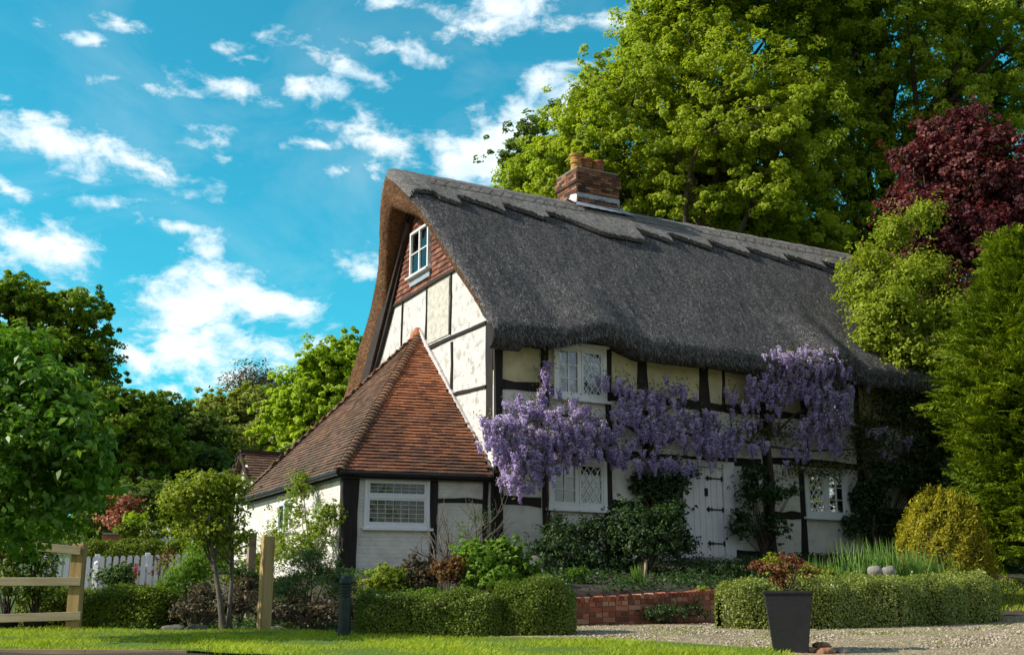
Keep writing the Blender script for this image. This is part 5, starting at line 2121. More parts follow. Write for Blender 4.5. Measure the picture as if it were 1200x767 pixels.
bush('dark_shrub', 'dark shrub mass under the lower left window', 'shrub', gpx(675, 20.6), [bp(665, 640, 20.6, .5, .38), bp(700, 630, 20.8, .45, .4), bp(640, 655, 20.4, .35, .3), bp(690, 665, 20.4, .6, .25), bp(650, 620, 21.2, .2, .2), bp(720, 650, 20.8, .4, .35)],
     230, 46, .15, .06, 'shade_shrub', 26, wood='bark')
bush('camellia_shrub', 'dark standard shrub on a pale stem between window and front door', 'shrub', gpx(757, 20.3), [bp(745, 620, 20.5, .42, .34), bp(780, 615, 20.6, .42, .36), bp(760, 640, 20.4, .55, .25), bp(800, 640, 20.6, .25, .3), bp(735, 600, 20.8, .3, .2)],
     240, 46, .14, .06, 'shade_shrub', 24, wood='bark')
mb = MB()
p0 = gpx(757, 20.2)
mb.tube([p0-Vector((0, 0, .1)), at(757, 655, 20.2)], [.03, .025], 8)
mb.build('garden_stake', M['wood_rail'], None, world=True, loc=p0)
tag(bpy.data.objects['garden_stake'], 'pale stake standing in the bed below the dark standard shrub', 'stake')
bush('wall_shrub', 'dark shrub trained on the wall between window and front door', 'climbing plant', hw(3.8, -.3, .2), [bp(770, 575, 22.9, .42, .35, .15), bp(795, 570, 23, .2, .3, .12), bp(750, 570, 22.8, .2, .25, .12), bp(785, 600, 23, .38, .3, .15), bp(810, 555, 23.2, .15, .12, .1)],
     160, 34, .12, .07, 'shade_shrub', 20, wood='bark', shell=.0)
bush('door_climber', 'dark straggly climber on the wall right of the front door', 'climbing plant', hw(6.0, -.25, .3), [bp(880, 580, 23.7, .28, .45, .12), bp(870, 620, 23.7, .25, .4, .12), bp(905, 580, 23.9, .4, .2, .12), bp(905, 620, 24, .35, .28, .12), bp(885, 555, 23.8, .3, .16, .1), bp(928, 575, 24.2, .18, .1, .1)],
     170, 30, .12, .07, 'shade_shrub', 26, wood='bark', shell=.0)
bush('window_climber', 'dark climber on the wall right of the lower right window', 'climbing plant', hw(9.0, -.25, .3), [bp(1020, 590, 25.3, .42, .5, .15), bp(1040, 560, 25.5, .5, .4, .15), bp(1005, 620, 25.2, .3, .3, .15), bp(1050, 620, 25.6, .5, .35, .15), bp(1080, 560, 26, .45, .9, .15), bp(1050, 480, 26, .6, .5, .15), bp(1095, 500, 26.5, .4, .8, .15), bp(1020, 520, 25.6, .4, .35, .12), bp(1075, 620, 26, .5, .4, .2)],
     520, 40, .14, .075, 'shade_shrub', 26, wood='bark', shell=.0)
bush('mint_clump', 'upright pale green clump behind the brick wall', 'plant', gpx(675, 18.6), [bp(675, 678, 18.6, .2, .18), bp(688, 682, 18.6, .12, .12), bp(664, 684, 18.6, .12, .1)], 60, 40, .06, .045, 'hydrangea', 14, width=.35, up=1.0)
bush('fern_clump', 'spreading fern foliage in the bed before the door step', 'fern', gpx(830, 20.4), [bp(825, 672, 20.4, .5, .12), bp(855, 668, 20.6, .45, .14), bp(800, 675, 20.2, .3, .1), bp(872, 675, 20.6, .3, .12)], 120, 40, .12, .06, 'shade_shrub', 14, width=.3)
bush('hellebore_clump', 'green leafy clump at the top of the brick wall centre', 'plant', gpx(742, 18.9), [bp(742, 685, 18.9, .26, .08), bp(760, 688, 19.1, .2, .06)], 40, 40, .07, .07, 'fern', 8, width=.3)
bush('wall_foot_weeds', 'dark green weeds growing at the foot of the brick wall', 'weeds', gpx(785, 17.8), [bp(785, 718, 17.6, .35, .12), bp(770, 720, 17.5, .25, .1), bp(815, 715, 18, .2, .12)], 60, 40, .07, .035, 'shade_shrub', 8)
bush('ivy_tendril', 'small ivy trailing over the brick wall near the right hedge', 'climbing plant', at(820, 722, 18.4), [bp(820, 700, 18.3, .08, .2, .06), bp(823, 690, 18.4, .12, .06, .08)], 24, 30, .05, .035, 'climber', 6)
N = 26000
s_ = RNG.uniform(-1.6, 9, N)
t_ = RNG.uniform(-4.2, -.25, N)
pn = np.sin(s_*3.1+np.sin(t_*4))*np.sin(t_*2.7+s_*1.3)+RNG.normal(0, .35, N)
k = pn > -.15
s_, t_ = s_[k], t_[k]
xx = HC.x+HL.x*s_+HG.x*t_
yy = HC.y+HL.y*s_+HG.y*t_
zz_ = zt(xx, yy)+RNG.uniform(.0, .11, len(xx))
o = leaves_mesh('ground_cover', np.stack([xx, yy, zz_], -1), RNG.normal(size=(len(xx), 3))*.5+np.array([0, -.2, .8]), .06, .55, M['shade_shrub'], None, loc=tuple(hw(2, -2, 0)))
tag(o, 'low dark leafy ground cover in the shaded bed before the cottage', 'ground cover', kind='stuff')
N = 14000
xx = RNG.uniform(-5.2, .3, N)
yy = RNG.uniform(15.4, 20.5, N)
s_, t_ = to_house(xx, yy)
k = ~((s_ > -2.8) & (t_ > -.1)) & (np.sin(xx*4)*np.sin(yy*3+xx)+RNG.normal(0, .4, N) > -.1)
xx, yy = xx[k], yy[k]
zz_ = zt(xx, yy)+RNG.uniform(0, .10, len(xx))
o = leaves_mesh('ground_cover', np.stack([xx, yy, zz_], -1), RNG.normal(size=(len(xx), 3))*.5+np.array([0, -.2, .8]), .05, .5, M['fern'], None, loc=(-2, 17, 2))
tag(o, 'mixed green ground cover between the lawn and the lean-to walls', 'ground cover', kind='stuff')
# plants inside the right-hand bed
bush('cotoneaster_bush', 'low red and green leaved bush behind the planter shrub', 'shrub', gpx(935, 19.0), [bp(935, 672, 19.0, .4, .18), bp(905, 665, 18.9, .25, .14), bp(965, 678, 19, .25, .13)], 100, 46, .1, .045, 'garden_tree', 14)


def sword_clump(name, label, centres, n, h, w, mat, spread, cat='plant', group=None):
    c0 = Vector(centres[0])
    t = thing(name, label, cat, c0, group)
    V = []
    F = []
    var = []
    for i in range(n):
        c = Vector(random.choice(centres))+Vector((random.gauss(0, spread), random.gauss(0, spread*.6), 0))
        c.z = ztf(c.x, c.y)-.02
        a = random.uniform(0, 2*PI)
        hh = h*random.uniform(.6, 1.15)
        lean = random.uniform(0, .38)
        d = Vector((math.cos(a), math.sin(a), 0))
        fa = random.uniform(0, PI)
        sd = Vector((math.cos(fa), math.sin(fa), 0))
        b = len(V)
        m = 6
        for k in range(m+1):
            q = k/m
            p = c+Vector((0, 0, hh*q*(1-.10*lean*q)))+d*(lean*hh*q*q*.75)
            ww = w*(1-q**2.2)*(.7+.3*min(q*4, 1))*.5+.0005
            V.append(p-sd*ww)
            V.append(p+sd*ww)
        v = min(max(random.gauss(.5, .22), 0), 1)
        for k in range(m):
            F.append((b+2*k, b+2*k+1, b+2*k+3, b+2*k+2))
            var.append(v)
    V = np.array([tuple(v) for v in V])-np.array(c0)
    np_mesh('leaf_blades', V, np.array(F), M[mat], t, False, np.array(var))
    return t


sword_clump('iris_clump', 'tall sword-leaved iris clump behind the middle of the long hedge', [gpx(1010, 19.2), gpx(1030, 19.4), gpx(1050, 19.5)], 420, 1.05, .035, 'iris', .20, group='iris clumps')
sword_clump('iris_clump', 'iris clump directly in front of the golden yew', [gpx(1090, 19.8), gpx(1110, 19.9), gpx(1072, 19.7)], 300, .90, .032, 'iris', .18, group='iris clumps')
sword_clump('iris_clump', 'shorter leftmost iris clump beside the stacked stones', [gpx(972, 19.4), gpx(960, 19.4)], 150, .72, .028, 'iris', .14, group='iris clumps')
sword_clump('daylily_clump', 'small strap-leaved clump behind the brick wall', [gpx(748, 18.7)], 34, .32, .03, 'iris', .06)
sword_clump('daffodil_leaves', 'few upright green blades beside the red-leaved shrub', [gpx(543, 16.9), gpx(550, 17)], 22, .3, .02, 'iris', .05)

# ------------------------------------------------------------------ wisteria
WO = hw(3.2, -.12, -.1)
wis = thing('wisteria', 'mature wisteria in purple bloom trained across the cottage front', 'wisteria', WO)
# (s, h, ps, ph, p_out, n)  clusters of racemes on the facade, from the house corner to the right
def fpx(px, py, p):
    x, y, z = ray(px, py)
    bx, by = HC.x-HG.x*p, HC.y-HG.y*p
    k = (x*by-y*bx)/(y*HL.x-x*HL.y)
    lam = (by+k*HL.y)/y
    return k, 1.5+lam*z-2.35


clusters = [(585, 505, 22, 14, 1.0, 22), (600, 520, 30, 22, 1.05, 46), (622, 545, 28, 22, 1.15, 44), (600, 562, 14, 14, 1.15, 14), (640, 515, 36, 22, .95, 52), (670, 500, 34, 22, .85, 44), (668, 525, 30, 16, .9, 30), (615, 480, 26, 12, .6, 22),
            (640, 440, 6, 22, .35, 12), (638, 475, 12, 14, .45, 12), (700, 515, 26, 20, .7, 34), (720, 535, 24, 12, .6, 20), (725, 452, 18, 8, .45, 14), (745, 480, 26, 20, .5, 40), (775, 468, 26, 14, .5, 26), (798, 462, 12, 8, .45, 10),
            (760, 510, 30, 18, .5, 36), (795, 505, 30, 20, .5, 40), (770, 545, 30, 9, .45, 22), (805, 550, 20, 10, .45, 14), (830, 515, 24, 18, .5, 32), (825, 490, 16, 10, .45, 14), (855, 520, 22, 16, .45, 24), (870, 480, 10, 8, .4, 8), (855, 465, 8, 6, .4, 5),
            (890, 500, 20, 10, .4, 8), (905, 437, 20, 18, .6, 34), (930, 428, 34, 15, .7, 48), (958, 434, 28, 16, .7, 42), (900, 470, 20, 16, .5, 22), (925, 455, 26, 14, .65, 30), (960, 465, 22, 18, .65, 34), (990, 437, 14, 9, .6, 20), (985, 470, 16, 20, .55, 22), (965, 495, 26, 16, .5, 30), (890, 460, 10, 10, .5, 9),
            (975, 520, 16, 12, .4, 12), (945, 510, 18, 12, .4, 10), (930, 535, 20, 8, .4, 7), (1028, 505, 10, 6, .4, 6), (1062, 520, 8, 6, .4, 4), (1040, 535, 20, 8, .4, 4), (1018, 455, 10, 6, .4, 3), (885, 525, 16, 8, .4, 8)]
rp = []
anchors = []
for (px, py, rx, ry, p, n) in clusters:
    for i in range(int(n*(1.45 if p > .6 or px > 880 else 1.1))):
        dx, dy = random.gauss(0, .55)*rx, random.gauss(0, .55)*ry
        pp = max(.18, p*random.uniform(.55, 1.1))
        s, h = fpx(px+dx, py+dy, pp)
        rp.append(hw(s, -pp, h))
    s, h = fpx(px, py-ry*.4, p*.5)
    anchors.append((s, h, p*.5))
V = []
VAR = []
pos_all, nrm_all, var_all, ax_all = [], [], [], []
for c in rp:
    L = random.uniform(.15, .27)
    m = 84
    q = RNG.uniform(0, 1, m)
    a = RNG.uniform(0, 2*PI, m)
    r = (.068*(1-q*.78)+.006)*RNG.uniform(.5, 1.1, m)*random.uniform(.85, 1.2)
    lean = RNG.normal(0, .05, 2)
    pos = np.stack([c.x+np.cos(a)*r+lean[0]*q*L, c.y+np.sin(a)*r+lean[1]*q*L, c.z+.5*L-q*L], -1)
    nr = np.stack([np.cos(a), np.sin(a), .5+0*a], -1)+RNG.normal(size=(m, 3))*.4
    bv = random.gauss(.5, .18)
    pos_all.append(pos)
    nrm_all.append(nr)
    var_all.append(np.clip(bv+RNG.normal(0, .16, m)+(0.25-.45*q), 0, 1))
leaves_mesh('flower_racemes', np.concatenate(pos_all), np.concatenate(nrm_all), .038, .9, M['wisteria'], wis, var=np.concatenate(var_all), fold=.15)
tag(wis.children[-1], kind='stuff')
# young bronze-green leaves
lp, ln_, lv = [], [], []
for c in rp:
    if random.random() < .6:
        m = 7
        lp.append(np.array(c+Vector((0, 0, .12)))+RNG.normal(0, .10, (m, 3)))
        ln_.append(RNG.normal(size=(m, 3))+np.array([0, -.3, .5]))
        lv.append(RNG.uniform(0, 1, m))
extra = [(1030, 460, 30, 30), (1060, 490, 30, 40), (1040, 530, 34, 14), (1085, 480, 20, 50), (900, 505, 40, 12), (1010, 500, 20, 30), (1080, 540, 20, 20), (960, 550, 50, 6)]
for (px, py, rx, ry) in extra:
    for i in range(150):
        s, h = fpx(px+random.gauss(0, .6)*rx, py+random.gauss(0, .6)*ry, .3)
        q = hw(s, -random.uniform(.08, .5), h)
        m = 6
        lp.append(np.array(q)+RNG.normal(0, .06, (m, 3)))
        ln_.append(RNG.normal(size=(m, 3))+np.array([0, -.3, .5]))
        lv.append(RNG.uniform(0, .8, m))
leaves_mesh('leaves', np.concatenate(lp), np.concatenate(ln_), .075, .38, M['wist_leaf'], wis, var=np.concatenate(lv))
mb = MB()


def hpt(s, h, p):
    return hw(s, -p, h)


trunkp = [hpt(3.35, -.2, .25), hpt(3.3, .5, .2), hpt(3.42, 1.2, .16), hpt(3.3, 2.0, .18), hpt(3.4, 2.5, .2)]
mb.tube(trunkp, [.075, .06, .055, .05, .04], 9)
mb.tube([hpt(6.35, -.1, .22), hpt(6.3, .8, .17), hpt(6.4, 1.7, .16), hpt(6.3, 2.6, .18), hpt(6.5, 3.3, .2)], [.07, .055, .05, .045, .03], 9)
for pts, r in (([(3.4, 2.4, .2), (2.8, 2.7, .22), (2.0, 2.75, .3), (1.2, 2.7, .45), (.4, 2.5, .7), (-.1, 2.3, .95)], .035), ([(3.35, 2.3, .2), (4.2, 2.6, .22), (5.2, 2.6, .25), (6.2, 2.5, .25), (7.2, 2.45, .25), (8.6, 2.6, .25), (10.4, 2.55, .25)], .04),
               ([(3.4, 2.5, .2), (3.6, 3.0, .25), (4.4, 3.35, .25)], .025), ([(6.4, 2.7, .2), (7.0, 3.2, .25), (7.9, 3.7, .4), (8.6, 3.8, .4)], .03), ([(6.4, 3.0, .2), (6.2, 3.5, .3), (6.6, 3.9, .4)], .02),
               ([(1.0, -.1, .15), (1.06, 1.2, .12), (1.0, 2.4, .12), (1.05, 3.3, .12), (1.0, 4.0, .12)], .02), ([(8.9, .1, .2), (9.1, 1.4, .16), (9.0, 2.6, .18), (9.3, 3.6, .25), (10.2, 3.9, .3)], .045), ([(5.4, 2.6, .2), (5.35, 3.3, .12), (5.6, 3.8, .12)], .012)):
    pp = [hpt(*q)+Vector((random.uniform(-.03, .03),)*3) for q in pts]
    mb.tube(pp, [r*(1-.6*i/(len(pp)-1)) for i in range(len(pp))], 7)
for (s, h, p) in anchors:
    q0 = hpt(s+random.uniform(-.3, .3), 2.6 if h < 3 else min(h-.2, 3.6), .2)
    mb.tube([q0, hpt(s, (h+2.6)/2 if h < 3 else h, p*.6), hpt(s, h, p)], [.012, .01, .006], 5)
for i in range(60):
    s = random.uniform(8.8, 11.5)
    h = random.uniform(2.4, 4)
    mb.tube([hpt(s, h, .15), hpt(s+random.uniform(-.3, .3), h-.3, .25), hpt(s+random.uniform(-.5, .5), h-random.uniform(.2, .9), .2)], [.01, .008, .004], 4)
mb.build('stems', M['bark'], wis, world=True)

# ================================================================== fences, posts and small things
def copy_tree(o, parent=None):
    c = o.copy()
    COL.objects.link(c)
    c.parent = parent
    for ch_ in list(o.children):
        copy_tree(ch_, c)
    return c


# three-rail softwood fence on the left
Y = 15.25
fb = gpx(87, Y)
t = thing('rail_fence', 'pale three-rail softwood fence at the left edge of the lawn', 'fence', fb)
ztop = at(87, 629, Y).z
mb = MB()
w = .075
mb.prism([(fb.x-w, Y-w, fb.z-.1), (fb.x+w, Y-w, fb.z-.1), (fb.x+w, Y+w, fb.z-.1), (fb.x-w, Y+w, fb.z-.1)], (0, 0, ztop-fb.z))
v = [(fb.x-w, Y-w, ztop-.1), (fb.x+w, Y-w, ztop-.1), (fb.x+w, Y+w, ztop-.1), (fb.x-w, Y+w, ztop-.1), (fb.x-.01, Y-.01, ztop+.03), (fb.x+.01, Y+.01, ztop+.03)]
mb.add([(fb.x-w, Y-w, ztop-.101), (fb.x+w, Y-w, ztop-.101), (fb.x+w, Y+w, ztop-.101), (fb.x-w, Y+w, ztop-.101), (fb.x-w*.2, Y-w*.2, ztop+.02), (fb.x+w*.2, Y-w*.2, ztop+.02), (fb.x+w*.2, Y+w*.2, ztop+.02), (fb.x-w*.2, Y+w*.2, ztop+.02)],
       [(0, 1, 5, 4), (1, 2, 6, 5), (2, 3, 7, 6), (3, 0, 4, 7), (4, 5, 6, 7)])
post = mb.build('post', M['wood'], t, world=True, bevel=.006)
p2 = post.copy()
COL.objects.link(p2)
p2.location = (-1.9, .05, -.02)
p3 = post.copy()
COL.objects.link(p3)
p3.location = (-3.8, .1, -.04)
for (y0, y1) in ((636, 645), (681, 681), (724, 721)):
    a = at(0, y0, Y-.1)
    b = at(95, y1, Y-.1)
    d = (a-b)
    a2 = b+d*3.8
    mb = MB()
    mb.bar(a2, b, .035, .105, wob=0)
    r = mb.build('rail', M['wood_rail'], t, world=True, bevel=.006)

# gate posts
for (px, Yp, ytop, w, lab) in ((310, 15.1, 628, .072, 'tall square softwood gate post standing at the back of the lawn'), (291, 18.2, 624, .058, 'second softwood gate post set farther back by the lean-to wall')):
    b = gpx(px, Yp)
    zt_ = at(px, ytop, Yp).z
    mb = MB()
    ang = rad(28)
    c_, s_ = math.cos(ang), math.sin(ang)
    mb.obox((0, 0, (zt_-b.z)/2-.05), (w*c_, w*s_, 0), (-w*s_, w*c_, 0), (0, 0, (zt_-b.z)/2+.05))
    o = mb.build('gate_post', M['wood' if px > 300 else 'old_wood'], None, bevel=.007, loc=b)
    tag(o, lab, 'post', 'gate posts')

# bollard light
b = gpx(404, 14.05)
t = thing('bollard_light', 'short dark round bollard light with ribbed head on the lawn', 'bollard light', b)
H = at(404, 671, 14.05).z-b.z
R_ = .074
mb = MB()
mb.lathe((0, 0, 0), [(R_, -.1), (R_, H*.60)], 28)
mb.build('body', M['bollard'], t)
mb = MB()
prof = []
z = H*.60
for k in range(5):
    prof += [(R_*1.03, z+.004), (R_*1.03, z+.016), (R_*.84, z+.02), (R_*.84, z+.032)]
    z += .034
mb.lathe((0, 0, 0), prof, 28)
mb.build('louvre_head', M['bollard'], t)
mb = MB()
mb.lathe((0, 0, 0), [(R_*1.02, z+.001), (R_*1.02, z+.02), (R_*.95, z+.05), (R_*.75, z+.085), (R_*.4, z+.105), (.002, z+.11)], 28)
mb.build('cap', M['bollard'], t, smooth=True)

# black planter with its shrub, stones beside it
b = gpx(924, 12.3)
b.z += .005
t = thing('planter', 'tall square tapered black planter in front of the long hedge', 'planter', b)
Hh = at(924, 692, 12.3).z-b.z
mb = MB()
wt_, wb_ = .245, .165
ang = rad(-11)


def sq(w, z):
    return [(Vector((x*w, y*w, z)).x*math.cos(ang)-y*w*math.sin(ang), x*w*math.sin(ang)+y*w*math.cos(ang), z) for (x, y) in ((-1, -1), (1, -1), (1, 1), (-1, 1))]


rings = [sq(wb_, -.03), sq(wt_-.012, Hh-.035), sq(wt_+.004, Hh-.033), sq(wt_+.006, Hh), sq(wt_-.02, Hh), sq(wt_-.03, Hh-.07)]
vs = [q for r_ in rings for q in r_]
fs = [(4*i+j, 4*i+(j+1) % 4, 4*i+4+(j+1) % 4, 4*i+4+j) for i in range(5) for j in range(4)]+[(3, 2, 1, 0)]
mb.add(vs, fs)
mb.build('tub', M['planter'], t, bevel=.008)
mb = MB()
mb.add(sq(wt_-.029, Hh-.068), [(0, 1, 2, 3)])
mb.build('potting_soil', M['old_wood'], t)
pb = b+Vector((0, 0, Hh-.05))
t = thing('potted_acer', 'straggly red and green leaved shrub growing in the black planter', 'shrub', pb)
ells = [el(905, 668, 12.3, .16, .07), el(935, 662, 12.3, .14, .08), el(885, 662, 12.3, .10, .06), el(920, 655, 12.3, .14, .05), el(915, 680, 12.3, .14, .06), el(948, 675, 12.3, .10, .06)]
pos, nrm, var, c = crown_points(ells, 90, 22, .05, shell=.1, up=.6)
leaves_mesh('foliage', pos, nrm, .036, .5, M['red_acer'], t, var=var)
mb = MB()
for k in range(4):
    twigs(mb, pb, Vector((random.uniform(-.6, .5), random.uniform(-.3, .3), .8)).normalized(), .24, .009, 1)
mb.build('stems', M['bark'], t, world=True)


def rock(name, label, c, r, mat, group=None, cat='stone', flat=.6, seed=0):
    mb = MB()
    n, m = 12, 9
    vs = []
    for i in range(m+1):
        ph = -PI/2+PI*i/m
        for k in range(n):
            a = 2*PI*k/n
            d = Vector((math.cos(ph)*math.cos(a), math.cos(ph)*math.sin(a), math.sin(ph)))
            q = 1+.28*noise.noise(d*1.6+Vector((seed*3.1, 0, 0)))+.1*noise.noise(d*4+Vector((seed, 2, 0)))
            vs.append((d.x*r[0]*q, d.y*r[1]*q, d.z*r[2]*q))
    fs = [(i*n+k, i*n+(k+1) % n, (i+1)*n+(k+1) % n, (i+1)*n+k) for i in range(m) for k in range(n)]
    mb.add(vs, fs)
    o = mb.build(name, M[mat], None, smooth=True, loc=c)
    return tag(o, label, cat, group)


for i, (px, py, Y, r, mt, lab) in enumerate([(947, 762, 12.2, (.075, .06, .04), 'flint', 'orange-brown flint touching the foot of the black planter'),
                                             (963, 760, 12.3, (.10, .07, .035), 'flint', 'flat slab lying on top of the stones by the planter'),
                                             (967, 765, 12.15, (.11, .08, .045), 'flint', 'reddish flint under the flat slab'),
                                             (988, 765, 12.2, (.07, .05, .035), 'stone', 'rightmost small grey stone beside the planter')]):
    p = at(px, py, Y)
    p.z = ztf(p.x, p.y)+(.03 if i != 1 else .075)
    rock('garden_stone', lab, p, r, mt, 'stones beside the planter', seed=i+1)
# stacked stones and the pair of round stones behind the hedge
p = gpx(996, 18.7)
for i, (r, dz, lab) in enumerate((((.13, .12, .16), .14, 'lowest stone of the stack among the irises'), ((.10, .09, .11), .38, 'middle stone of the stack among the irises'), ((.12, .10, .09), .55, 'top stone of the stack among the irises'))):
    rock('stacked_stone', lab, p+Vector((.02*(i-1), 0, dz)), r, 'stone', 'stack of stones', seed=i+11)
for i, (px, lab) in enumerate(((1025, 'left one of two pale round stones peeping over the hedge'), (1041, 'right one of two pale round stones peeping over the hedge'))):
    q = at(px, 669, 18.2)
    rock('round_stone', lab, q, (.115, .06, .085), 'stone', 'round stones on the hedge', seed=i+21)
    mb = MB()
    g = gnd(q.x, q.y)

# black pots behind the left fence with thin shrubs
for (px, Y, r, lab, lab2, hh) in ((42, 15.75, .155, 'black plastic pot behind the fence right of the other', 'thin dark-stemmed shrub in the right black pot', .21), (8, 15.7, .17, 'black plastic pot at the far left edge behind the fence', 'leafy shrub in the leftmost black pot', .2)):
    b = gpx(px, Y)
    mb = MB()
    mb.lathe((0, 0, 0), [(r*.78, -.01), (r, hh-.03), (r*1.06, hh-.03), (r*1.06, hh), (r*.95, hh), (r*.92, hh-.05)], 24)
    o = mb.build('plant_pot', M['planter'], None, loc=b)
    tag(o, lab, 'pot', 'black pots behind the fence')
    pb = b+Vector((0, 0, hh-.05))
    bush('potted_shrub', lab2, 'shrub', pb, [bp(px, 690, Y, .25, .25), bp(px-5, 660, Y, .3, .3), bp(px+8, 640, Y, .25, .2)], 70, 26, .13, .06, 'dark_tree' if px > 20 else 'box', 12, group='shrubs in the black pots', wood='bark')


# picket fences
def picket_fence(label, p0, p1, h, n, r=.045, group='white picket fences'):
    p0, p1 = Vector(p0), Vector(p1)
    p0.z, p1.z = ztf(p0.x, p0.y), ztf(p1.x, p1.y)
    t = thing('picket_fence', label, 'fence', p0, group)
    d = p1-p0
    dh = Vector((d.x, d.y, 0)).normalized()
    nn = Vector((dh.y, -dh.x, 0))
    mb = MB()
    prof = [(-r, 0), (r, 0), (r, h-.06)]
    for k in range(1, 8):
        a = PI*k/8
        prof.append((r*1.05*math.cos(a), h-.06+r*1.25*math.sin(a)))
    prof.append((-r, h-.06))
    mb.prism([dh*x+Vector((0, 0, z+.05)) for (x, z) in prof], nn*.018)
    first = mb.build('picket', M['picket'], t)
    for k in range(1, n):
        c = first.copy()
        COL.objects.link(c)
        c.location = d*(k/(n-1))
    for zz in (.22, h-.2):
        mb = MB()
        mb.bar(Vector((0, 0, zz))-nn*.03, d+Vector((0, 0, zz))-nn*.03, .04, .07)
        mb.build('rail', M['picket'], t)
    for q in (0, .33, .66, 1):
        mb = MB()
        mb.obox(d*q+Vector((0, 0, h*.5+.03))-nn*.09, dh*.045, nn*.04, (0, 0, h*.5+.05))
        mb.build('post', M['picket'], t, bevel=.01)
    return t


Yf = 21.5
a, b = gpx(48, Yf), gpx(228, Yf+.6)
hf = at(130, 656, Yf).z-ztf(a.x, Yf)
picket_fence('white picket fence behind the low hedge on the left', a, b, max(hf, .5), 23, r=.042)
a, b = gpx(173, 33.5), gpx(232, 34.5)
hf2 = at(195, 622, 33.5).z-ztf(a.x, 33.5)
picket_fence('distant white picket fence above the tall rear hedge', a, b, min(max(hf2, .4), 1.1), 16, r=.04)
q = at(159, 668, Yf-.1)
mb = MB()
mb.prism([(-.03, 0, -.14), (.03, 0, -.16), (.035, 0, .12), (-.02, 0, .13)], (0, .012, 0))
o = mb.build('red_ribbon', M['red_cloth'], None, loc=q)
tag(o, 'red ribbon tied on the near picket fence', 'ribbon')
# white gate post on the near picket fence
b = gpx(109, Yf-.15)
mb = MB()
hp = at(109, 657, Yf-.15).z-b.z
mb.box(-.045, .045, -.045, .045, -.1, hp-.05)
mb.lathe((0, 0, hp-.05), [(.055, 0), (.055, .02), (.03, .045), (.01, .06)], 16)
o = mb.build('gate_post', M['picket'], None, bevel=.008, loc=b)
tag(o, 'thicker white post standing against the near picket fence', 'post')
# low far brick wall with a pale coping
a, b = gpx(112, 32.3), gpx(178, 32.6)
zt_ = at(140, 626, 32.3).z
t = thing('far_garden_wall', 'low red brick garden wall below the salmon-red shrub', 'wall', a)
mb = MB()
mb.prism([a-Vector((0, 0, .2)), b-Vector((0, 0, .2)), Vector((b.x, b.y, zt_)), Vector((a.x, a.y, zt_))], (0, .22, 0))
mb.build('wall_body', M['brick'], t, world=True)
mb = MB()
mb.bar((a.x, a.y+.11, zt_+.03), (b.x, b.y+.11, zt_+.03), .3, .05)
mb.build('coping', M['stone'], t, world=True)

# brick retaining wall: single bricks along a gentle curve
P0 = Vector((1.057+0, 0, 0))
wa, wb = (-1.2, -4.42), (2.55, -4.20)      # house coordinates (s, t)
t = thing('brick_retaining_wall', 'low curved red brick retaining wall between the hedges', 'wall', gnd(*hw(.6, -4.4).xy))
mb = MB()
mort = MB()
N = 17
pts = []
for i in range(N+1):
    q = i/N
    s = wa[0]+(wb[0]-wa[0])*q
    tt = wa[1]+(wb[1]-wa[1])*q-.10*math.sin(PI*q)
    p = hw(s, tt)
    top = 1.70+(1.90-1.70)*q
    pts.append((p.x, p.y, top))
rows = 7
for i in range(N):
    a = Vector(pts[i])
    b = Vector(pts[i+1])
    d = Vector((b.x-a.x, b.y-a.y, 0))
    L = d.length
    d.normalize()
    nn = Vector((d.y, -d.x, 0))
    mort.prism([Vector((a.x, a.y, .8)), Vector((b.x, b.y, .8)), Vector((b.x, b.y, b.z-.012)), Vector((a.x, a.y, a.z-.012))], -nn*.22)
    for r in range(rows):
        for half in (0, 1):
            if r % 2 == 0 and half:
                continue
            z = a.z-.075*(r+.5)
            if r == 0:
                for k in range(3):
                    mb.obox(a+d*(L*(k+.5)/3)-nn*.10+Vector((0, 0, -.035+random.uniform(-.006, .006))), d*(L/6-.006), nn*.12, (0, 0, .034))
                continue
            cx = a+d*(L*.5) if r % 2 == 0 else a+d*(L*(.25+.5*half))
            ln = L*.5-.006 if r % 2 == 0 else L*.25-.006
            mb.obox((cx.x, cx.y, (a.z+b.z)/2-.075*(r+.5)), d*ln, nn*(.016+random.uniform(-.004, .004)), (0, 0, .0315))
mort.build('mortar', M['mortar'], t, world=True)
mb.build('bricks', M['brick'], t, world=True)
# stone slab leaning in the bed under the left window
M['shade_stone'] = rough_mat('shaded_mossy_stone', [(.3, (.10, .10, .085)), (.7, (.22, .21, .19))], 14, .9, .7, .02)  # darker copy of the grey stone, the slab's shade put into its colour
o = rock('stone_slab', 'pale grey stone slab leaning in the shade under the lower left window', gpx(626, 20.0)+Vector((0, 0, .12)), (.16, .07, .17), 'shade_stone', seed=41)
# low stone edging left of the gate post
for i, (px, lab) in enumerate(((205, 'leftmost grey edging stone behind the lawn'), (232, 'grey edging stone below the dead brown shrub'), (285, 'grey edging stone between the garden tree and the gate post'), (330, 'grey edging stone right of the gate post'))):
    g = gpx(px, 15.7)
    rock('edging_stone', lab, g+Vector((0, 0, .02)), (.17, .06, .06), 'shade_stone', 'edging stones behind the lawn', seed=50+i)

